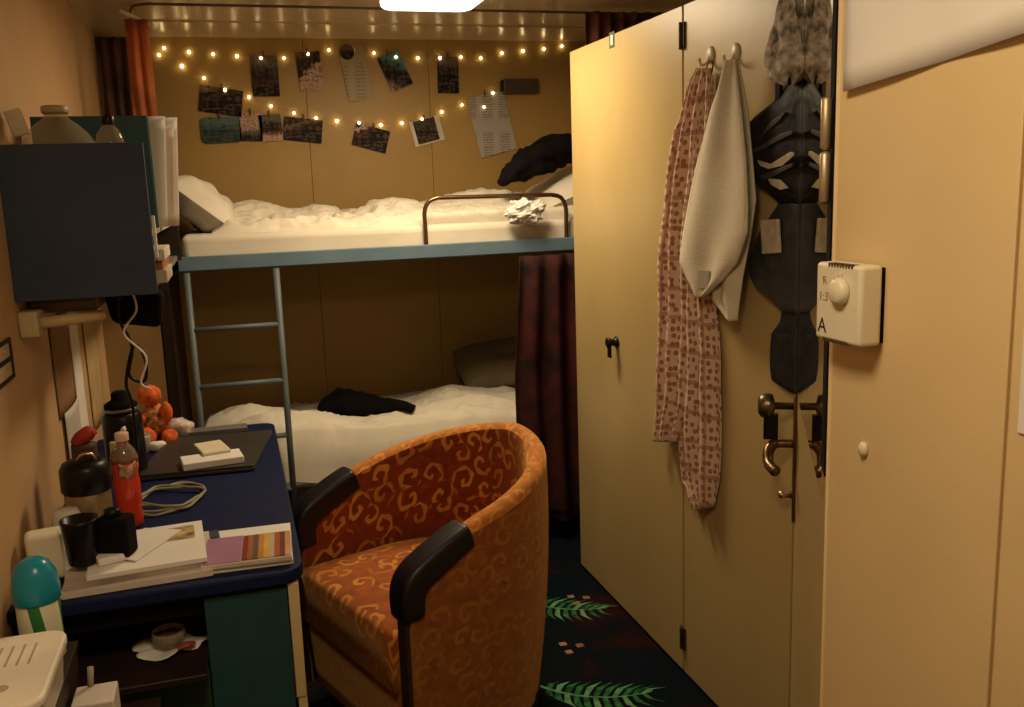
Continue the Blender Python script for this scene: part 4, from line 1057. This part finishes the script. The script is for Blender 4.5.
# --- router / base station
c = at(44, 570, Z=ZD)
bs = thing('base_station', 'white upright telephone base station at the left wall on the desk', 'base station', (-0.43, 2.27, ZD))
BM = Matrix.Translation((-0.452, 2.20, ZD)) @ Matrix.Rotation(R(12), 4, 'Z')
MB().box(-0.043, 0.035, -0.025, 0.03, 0.003, 0.115, BM).build('housing', M_CREAMP, bs, bevel=0.012, bseg=4)
MB().lathe([(0.04, 0), (0.044, 0.004), (0.040, 0.02), (0.034, 0.10), (0.026, 0.125), (0, 0.128)], (-0.425, 2.31, ZD), 22).build('rear_cup', M_PAPER2, bs, smooth=True)

# --- thermos: dark top, brass band, dark bottom
def at_desk(px, py): return at(px, py, Z=ZD)
tc = Vector((-0.385, 2.38, ZD))
tm = thing('thermos', 'fat thermos flask with black lid and bronze steel body on the desk', 'thermos', tc)
MB().lathe([(0.048, 0), (0.052, 0.006), (0.053, 0.02), (0.053, 0.145), (0.050, 0.15), (0, 0.15)], tc, 30).build('steel_body', mat('bronze_steel', (.34, .26, .16), .35, .8), tm, smooth=True)
MB().lathe([(0.054, 0.145), (0.058, 0.15), (0.058, 0.202), (0.050, 0.217), (0.036, 0.223), (0, 0.225)], tc, 30).build('lid', M_BLACK, tm, smooth=True)
MB().tube(smooth_path([tc + Vector((0.03, -0.01, 0.217)), tc + Vector((0.02, -0.02, 0.239)), tc + Vector((0.0, -0.02, 0.239)), tc + Vector((-0.012, -0.01, 0.221))], 5), 0.005, 8).build('carry_loop', M_STEEL, tm, smooth=True)
# small red flowers / ribbon behind
tag(lump('red_ribbon', [(-0.425, 2.52, 0.985), (-0.408, 2.53, 1.0), (-0.392, 2.54, 1.008), (-0.378, 2.54, 1.0)], [0.012, 0.019, 0.018, 0.010], mat('deep_red', (.35, .02, .012), .7), None, None, 1.0, 3), 'crumpled deep red ribbon bunched against the left wall above the thermos', 'ribbon')
tag(lump('dark_bottle_sleeve', [(-0.405, 2.53, ZD + 0.02), (-0.405, 2.53, 0.90), (-0.405, 2.53, 0.985)], [0.03, 0.032, 0.03], mat('dark_brown_sleeve', (.06, .03, .015), .7), None, None, 1.0, 3, namp=0.05), 'dark brown sleeve standing against the wall under the red ribbon', 'sleeve')
# black mugs in front
mc = Vector((-0.375, 2.165, ZD + 0.040))
mg = thing('black_mug', 'black travel mug with flared top in front of the thermos', 'mug', mc)
MB().lathe([(0.027, 0), (0.030, 0.003), (0.039, 0.098), (0.040, 0.105), (0.035, 0.105), (0.027, 0.01), (0, 0.01)], mc, 26).build('mug_body', M_BLACK, mg, smooth=True)
mc2 = Vector((-0.308, 2.185, ZD + 0.043))
cmr = thing('camera_case', 'boxy black case between the red bottle and the black mug', 'case', mc2)
MB().box(-0.034, 0.040, -0.028, 0.028, 0, 0.092, Matrix.Translation(mc2) @ Matrix.Rotation(R(-18), 4, 'Z')).build('case_body', M_BLKM, cmr, bevel=0.008, bseg=3)
MB().lathe([(0.018, 0), (0.018, 0.018), (0.014, 0.02), (0, 0.02)], mc2 + Vector((0, 0, 0.090)), 18).build('case_knob', M_BLACK, cmr, smooth=True)
# --- big black flask
fc = Vector((-0.362, 2.98, ZD))
fk = thing('black_flask', 'tall black insulated flask with a stepped lid behind the red bottle', 'flask', fc)
MB().lathe([(0.054, 0), (0.058, 0.006), (0.058, 0.17), (0.055, 0.195), (0.046, 0.205), (0, 0.207)], fc, 28).build('flask_body', M_BLACK, fk, smooth=True)
MB().lathe([(0.046, 0.205), (0.048, 0.21), (0.048, 0.228), (0.034, 0.238), (0.026, 0.242), (0.024, 0.262), (0.016, 0.268), (0, 0.268)], fc, 28).build('flask_lid', M_BLKM, fk, smooth=True)
MB().lathe([(0.0485, 0.208), (0.0495, 0.210), (0.0495, 0.216), (0.0485, 0.218), (0, 0.218)], fc, 28).build('rim_band', mat('dull_band', (.25, .22, .18), .35, .6), fk, smooth=True)
MB().lathe([(0.008, 0), (0.008, 0.02), (0.0, 0.03)], fc + Vector((-0.0, -0.058, 0.145)), 8, Matrix.Rotation(R(25), 3, 'Y')).build('emblem', M_WHITE, fk, smooth=True)
# --- red drink bottle
rc = Vector((-0.310, 2.50, ZD))
rbo = thing('drink_bottle', 'clear bottle of bright red drink with a pinkish cap on the desk', 'bottle', rc)
prof = [(0.028, 0), (0.033, 0.006), (0.034, 0.03), (0.031, 0.05), (0.034, 0.07), (0.034, 0.12), (0.031, 0.14), (0.034, 0.155), (0.034, 0.17)]
MB().lathe([(r * 0.965, z + 0.002) for r, z in prof[:-1]] + [(0.0325, 0.172), (0.031, 0.186), (0, 0.186)], rc, 28).build('red_liquid', M_RED, rbo, smooth=True)
MB().lathe([(0.034, 0.1765), (0.0335, 0.188), (0.028, 0.205), (0.016, 0.222), (0.013, 0.228), (0.013, 0.236), (0, 0.236)], rc, 28).build('bottle_shoulder', mat('smoky_plastic', (.45, .40, .28), .1, trans=.7), rbo, smooth=True)
MB().lathe([(0.0165, 0.230), (0.0172, 0.232), (0.0172, 0.250), (0.015, 0.252), (0, 0.252)], rc, 20).build('bottle_cap', mat('pinkish_cap', (.75, .48, .38), .4), rbo, smooth=True)
lbm = MB(); lbm.grid(10, 4, lambda u, v: (rc.x + 0.0348 * math.cos(R(-110 + 75 * u)), rc.y + 0.0348 * math.sin(R(-110 + 75 * u)), ZD + 0.145 + 0.035 * v - 0.008 * math.sin(3.1 * u)))
lbm.build('bottle_label', mat('pink_label', (.80, .35, .22), .4, var=.5, scale=60), rbo, smooth=True, solid=0.0006)
# yellow tag behind
paperbox(-0.345, 2.62, ZD, 0.024, 0.02, 0.20, 10, mat('yellow_card', (.45, .40, .10), .5), 'narrow yellow green carton between the thermos and the red bottle', 'narrow_carton', 'carton')

# --- orange plush toy, grey cup, tissues at far left of desk
ot = thing('orange_soft_toy', 'bright orange soft toy sitting at the far left of the desk', 'soft toy', (-0.33, 3.38, ZD))
OB = Vector((-0.315, 3.36, ZD))
for n_, cc, r_, s_ in (('head', (0.0, 0.0, 0.135), 0.032, (1, 1, 0.9)), ('torso', (0.01, 0, 0.065), 0.040, (1, 0.9, 1.15)), ('arm', (-0.035, -0.02, 0.075), 0.018, (1.6, 1, 1)), ('arm', (0.042, -0.02, 0.09), 0.016, (1, 1, 1.8)), ('leg', (-0.012, -0.04, 0.030), 0.024, (1, 1.3, 1)), ('leg', (0.045, -0.035, 0.022), 0.022, (1, 1.3, 1))):
    cc = tuple(v * 1.25 for v in cc); mb = MB(); mb.sphere((0, 0, 0), r_ * 1.28, 16, 10)
    q0 = OB + Vector(cc); mb.v = [tuple(Vector(v) + q0) for v in mb.v]
    mb.v = [tuple(q0 + Vector(((v[0] - q0.x) * s_[0], (v[1] - q0.y) * s_[1], (v[2] - q0.z) * s_[2])) * (1 + 0.12 * noise.noise(Vector(v) * 60))) for v in mb.v]
    mb.build(n_, M_OR if n_ != 'torso' else mat('ginger_plush', (.55, .18, .06), .8, var=.6, scale=60), ot, smooth=True)
tag(MB().lathe([(0.022, 0), (0.028, 0.004), (0.033, 0.055), (0.032, 0.062), (0.028, 0.062), (0.024, 0.01), (0, 0.01)], (-0.345, 3.24, ZD), 22).build('grey_cup', mat('grey_ceramic', (.40, .36, .30), .4), smooth=True), 'small grey cup beside the orange toy', 'cup')
for i, (x, y, s_, l_) in enumerate([(-0.232, 3.42, 0.042, 'crumpled pink and white tissue behind the laptop by the orange toy'), (-0.300, 3.25, 0.024, 'small crumpled white tissue in front of the orange toy')]):
    mb = MB(); c = Vector((x, y, ZD + s_ * 0.75)); mb.sphere(c, s_, 18, 12)
    mb.v = [tuple(c + Vector(((v[0] - c.x) * 1.25, (v[1] - c.y), (v[2] - c.z) * 0.75)) * 1.0 + (Vector(v) - c) * 0.35 * noise.noise(Vector(v) * 45)) for v in mb.v]
    tag(mb.build('crumpled_tissue', mat('pinkish_tissue', (.62, .50, .46), .8, var=.2, scale=40) if i == 0 else M_WHITE, smooth=True), l_, 'tissue')

# --- side cabinet at lower left with appliance, spray can, small box
sc0 = thing('side_cabinet', 'low dark cabinet at the left wall in front of the desk', 'cabinet', (-0.35, 1.8, 0))
MB().box(XL + 0.002, -0.375, 1.52, 1.975, 0.0, 0.69).build('carcass', M_DARKW, sc0, bevel=0.003)
MB().box(XL + 0.002, -0.372, 1.515, 1.98, 0.69, 0.705).build('top_board', M_DARKW, sc0, bevel=0.002)
# spray can
cc = Vector((-0.425, 1.925, 0.705)); cn = thing('spray_can', 'spray can with a big turquoise cap and green striped body at the left', 'spray can', cc)
M_CAN = N('striped_can')
g = M_CAN.coord('Object'); sp_ = M_CAN.n.new('ShaderNodeSeparateXYZ'); M_CAN.link(g, sp_.inputs[0])
ang = M_CAN.math('ARCTAN2', sp_.outputs[1], sp_.outputs[0])
f = M_CAN.math('GREATER_THAN', M_CAN.math('SINE', M_CAN.math('ADD', M_CAN.math('MULTIPLY', ang, 4.0), M_CAN.math('MULTIPLY', sp_.outputs[2], 14.0))), 0.45)
M_CAN.base(M_CAN.mix(f, (.72, .70, .52), (.02, .17, .04))); M_CAN.set(.35); M_CAN = M_CAN.m
def lathe_local(prof, name, m, parent, c, seg=28):
    mb = MB(); mb.lathe(prof, (0, 0, 0), seg); o = mb.build(name, m, None, smooth=True); o.location = c; attach(o, parent); return o
lathe_local([(0.037, 0), (0.040, 0.004), (0.040, 0.125), (0.037, 0.13), (0, 0.13)], 'can_body', M_CAN, cn, cc)
lathe_local([(0.042, 0.122), (0.044, 0.126), (0.044, 0.150), (0.040, 0.178), (0.030, 0.198), (0.016, 0.208), (0, 0.210)], 'cap', M_TEAL, cn, cc)
# slotted white container
ac = thing('slotted_container', 'white plastic container with a slotted lid at the lower left corner', 'container', (-0.43, 1.70, 0.705))
mb = MB(); mb.prism(rounded_rect(0.17, 0.27, 0.03), lambda p: (-0.448 + p[0] * 0.9 + .0, 1.69 + p[1], 0.705), lambda p: (-0.448 + p[0], 1.69 + p[1], 0.785))
mb.build('tub', mat('frosted_tub', (.70, .60, .45), .3), ac, bevel=0.004)
mb = MB(); mb.prism(rounded_rect(0.18, 0.28, 0.035), lambda p: (-0.446 + p[0], 1.69 + p[1], 0.782), lambda p: (-0.446 + p[0], 1.69 + p[1], 0.802))
lid = mb.build('lid', mat('white_lid', (.86, .76, .62), .4), ac, bevel=0.006, bseg=3)
M_SLOT = mat('slot_grey', (.45, .36, .28), .6)
for k in range(6): MB().box(-0.50 + 0.019 * k, -0.496 + 0.019 * k, 1.70, 1.78, 0.8015, 0.8028).build('slot', M_SLOT, lid)
MB().lathe([(0.012, 0.8015), (0.012, 0.8028), (0, 0.8028)], (-0.43, 1.62, 0), 14).build('lid_button', M_SLOT, lid)
# small beige box with a peg
q = at(92, 700, Y=1.83)
sbx = thing('beige_box', 'small beige box with a stick rising from it at the bottom left', 'box', (q.x, 1.83, 0.56))
ssk = thing('low_stool', 'low dark stool beside the left cabinet', 'stool', (-0.24, 1.8, 0))
MB().box(-0.370, -0.22, 1.70, 1.94, 0.545, 0.570).build('seat', M_DARKW, ssk, bevel=0.003)
for x in (-0.358, -0.232):
    for y in (1.715, 1.925): MB().box(x - 0.008, x + 0.008, y - 0.008, y + 0.008, 0, 0.545).build('leg', M_DARKW, ssk)
MB().box(-0.367, -0.290, 1.80, 1.88, 0.571, 0.652).build('box_body', M_PG, sbx, bevel=0.003)
MB().tube([(-0.340, 1.874, 0.650), (-0.337, 1.878, 0.690)], 0.006, 10).build('stick', mat('dull_stick', (.4, .33, .26), .6), sbx, smooth=True)

# ================================================================== tub chair
M_FIN = scroll_mat('red_gold_damask', (0.25, 0.036, 0.005, 1), (0.74, 0.31, 0.045, 1), 12.0, 0.0)
M_FOUT = scroll_mat('worn_orange_damask', (0.27, 0.072, 0.009, 1), (0.46, 0.17, 0.024, 1), 14.0, 0.3)
M_FSEAT = scroll_mat('orange_seat_damask', (0.34, 0.065, 0.008, 1), (0.76, 0.30, 0.04, 1), 12.0, 0.05)
fdir = Vector((-0.940, -0.341, 0)); sdir = Vector((0.341, -0.940, 0))
CC = Vector((0.490, 2.615, 0))
def cp(u, v, z): return CC + fdir * u + sdir * v + Vector((0, 0, z))
ch = thing('tub_armchair', 'orange tub armchair in scrolled velvet with black arm pads facing the desk', 'armchair', CC)
HW, RB = 0.325, 0.325       # half width, back radius
UF = 0.27                   # arm front
NP = 60
def path(t):
    """t 0..1 from near arm front round the back to the far arm front; returns u, v, outward normal"""
    Ls = UF; La = math.pi * RB; T = 2 * Ls + La; s = t * T
    if s < Ls: return UF - s, HW, (0, 1), s
    if s < Ls + La:
        a = (s - Ls) / RB; return -RB * math.sin(a) * 1.05, HW * math.cos(a), (-math.sin(a), math.cos(a)), s
    return (s - Ls - La), -HW, (0, -1), s
def htop(t):
    d = abs(t - 0.5) * 2        # 0 at back centre, 1 at the fronts
    k = max(0, d / 0.76)
    return 0.862 - 0.135 * k ** 1.35 if k < 1 else 0.727 - 0.40 * (d - 0.76)
TH = 0.028
def shell(v, t):
    """v 0..1 : outside bottom to rim"""
def ring_pts(t):
    u, v_, n, s = path(t); h = htop(t); out = []
    for k in range(9):
        z = 0.07 + (h - 0.03 - 0.07) * k / 8; o = TH - 0.045 * (1 - k / 8) ** 1.3 + 0.012 * math.sin(math.pi * k / 8)
        out.append((o, z))
    for k in range(1, 8):
        a = math.pi * k / 8; out.append((TH * math.cos(a), h - 0.03 + 0.028 * math.sin(a)))
    for k in range(8):
        z = h - 0.03 - (h - 0.03 - 0.40) * k / 7; out.append((-TH - 0.006 * math.sin(math.pi * k / 7), z))
    return [(cp(u + n[0] * o, v_ + n[1] * o, z), s, z, i) for i, (o, z) in enumerate(out)]
outer, inner = MB(), MB()
def strip(mb, i0, i1):
    ids = []
    for j in range(NP + 1):
        P_ = ring_pts(j / NP)[i0:i1 + 1]; acc = 0; row = []
        L0 = None
        for (p, s, z, i) in P_:
            if L0 is not None: acc += (p - L0).length
            L0 = p; row.append(mb.vert(p, (s, acc)))
        ids.append(row)
    for j in range(NP):
        for k in range(len(ids[0]) - 1): mb.face(ids[j][k], ids[j + 1][k], ids[j + 1][k + 1], ids[j][k + 1])
    return ids
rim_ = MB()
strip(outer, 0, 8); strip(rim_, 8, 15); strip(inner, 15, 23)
for mb, cnt in ((outer, 13),):
    pass
# close the arm fronts
for t in (0.0, 1.0):
    P_ = ring_pts(t); 
    outer.face(*[outer.vert(p, (0.3 + (i < 12) * 0.06, z)) for (p, s, z, i) in P_] + [outer.vert(P_[-1][0] - Vector((0, 0, 0.33)), (0.3, 0.07))])
outer.build('back_shell', M_FOUT, ch, smooth=True)
inner.build('inner_back', M_FIN, ch, smooth=True)
rim_.build('rim_roll', scroll_mat('lit_gold_rim_velvet', (0.52, 0.17, 0.022, 1), (0.74, 0.34, 0.07, 1), 15.0, 0.1), ch, smooth=True)  # lamp light on the rim is put into its lighter gold colour
# seat cushion
po = [(UF + 0.025, HW - TH - 0.004), (UF + 0.025, -(HW - TH - 0.004))]
for k in range(19):
    a = math.pi * k / 18; po.append((-(RB - TH - 0.004) * math.sin(a), -(HW - TH - 0.004) * math.cos(a)))
st_ = MB()
cu = sum(p[0] for p in po) / len(po)
NR = 8
rings = []
levels = [(0.30, 1.0), (0.43, 1.0), (0.452, 0.985), (0.463, 0.94), (0.470, 0.75), (0.474, 0.45), (0.475, 0.15)]
dens = []
for i in range(len(po)):
    a, b = po[i], po[(i + 1) % len(po)]; n = 10 if i == 0 else 2
    for k in range(n): dens.append((a[0] + (b[0] - a[0]) * k / n, a[1] + (b[1] - a[1]) * k / n))
acc = 0; 
for z, k in levels:
    row = []
    for (a, b) in dens:
        x = 0.02 + (a - 0.02) * k; y = b * k; p = cp(x, y, z)
        row.append(st_.vert(p, (x + (z - .45 if k > .99 else 0) + 2, y + (0))))
    rings.append(row)
for A_, B_ in zip(rings, rings[1:]):
    for k in range(len(A_)): st_.face(A_[k], A_[(k + 1) % len(A_)], B_[(k + 1) % len(A_)], B_[k])
st_.face(*rings[-1]); st_.face(*reversed(rings[0]))
st_.build('seat', M_FSEAT, ch, smooth=True)
# front apron
ap = MB(); ap.grid(16, 6, lambda u, v: cp(UF + 0.012 - 0.02 * (1 - v), (HW - TH) * (1 - 2 * u), 0.08 + 0.30 * v), lambda u, v: (u * 0.6, v * 0.3))
ap.build('front_apron', M_FOUT, ch, smooth=True, solid=0.01)
# arm pads
M_PAD = mat('black_leather', (0.012, 0.008, 0.012), 0.42, var=0.2, bump=0.15, bscale=120)
def armpad(sg):
    pts = [(0.085, 0.735), (0.12, 0.722), (0.165, 0.702), (0.21, 0.680), (0.252, 0.655), (0.276, 0.625), (0.285, 0.585), (0.283, 0.530)]
    P_ = smooth_path([Vector((a, 0, b)) for a, b in pts], 5); mb = MB(); rows = []
    for i, p in enumerate(P_):
        d = (P_[min(i + 1, len(P_) - 1)] - P_[max(i - 1, 0)]).normalized(); nrm_ = Vector((-d.z, 0, d.x))
        t = i / (len(P_) - 1); w = 0.088; h = 0.066 + 0.012 * math.sin(math.pi * t)
        if i == 0 or i == len(P_) - 1: w *= 0.86; h *= 0.8
        row = []
        for (a, b) in rounded_rect(w, h, 0.018, 4):
            q = p - nrm_ * (h * 0.35) + nrm_ * b - Vector((0, 0, 0.012)); row.append(mb.vert(cp(q.x, sg * (HW - 0.002) + a, q.z)))
        rows.append(row)
    for A_, B_ in zip(rows, rows[1:]):
        for k in range(len(A_)): mb.face(A_[k], A_[(k + 1) % len(A_)], B_[(k + 1) % len(A_)], B_[k])
    mb.face(*rows[-1]); mb.face(*reversed(rows[0]))
    return mb.build('arm_pad', M_PAD, ch, smooth=True)
armpad(1); armpad(-1)
for sg in (1, -1):
    pm = MB(); q0 = [(UF + 0.004, sg * HW - 0.026), (UF + 0.014, sg * HW - 0.020), (UF + 0.014, sg * HW + 0.020), (UF + 0.004, sg * HW + 0.026)]
    pm.prism(q0, lambda p: cp(p[0], p[1], 0.07), lambda p: cp(p[0], p[1], 0.60)); pm.build('front_strip', mat('dark_brown_strip', (0.035, 0.015, 0.008), 0.6), ch, bevel=0.002)  # dark brown strip down each arm front
for (u, v_) in ((0.20, 0.24), (0.20, -0.24), (-0.20, 0.22), (-0.20, -0.22)):
    MB().lathe([(0.018, 0), (0.020, 0.005), (0.024, 0.09), (0, 0.09)], cp(u, v_, 0), 16).build('leg', M_BLACK, ch, smooth=True)

# ================================================================== world and view
w = bpy.data.worlds.new('world'); sc.world = w; w.use_nodes = True
w.node_tree.nodes['Background'].inputs[0].default_value = (0.9, 0.7, 0.45, 1)
w.node_tree.nodes['Background'].inputs[1].default_value = 0.006
sc.view_settings.view_transform = 'Standard'
sc.view_settings.look = 'None'
sc.view_settings.gamma = 1.0
sc.view_settings.use_curve_mapping = False
sc.view_settings.exposure = 0.0
sc.cycles.max_bounces = 8
sc.cycles.diffuse_bounces = 2
sc.cycles.use_denoising = True
sc.cycles.sample_clamp_indirect = 4.0
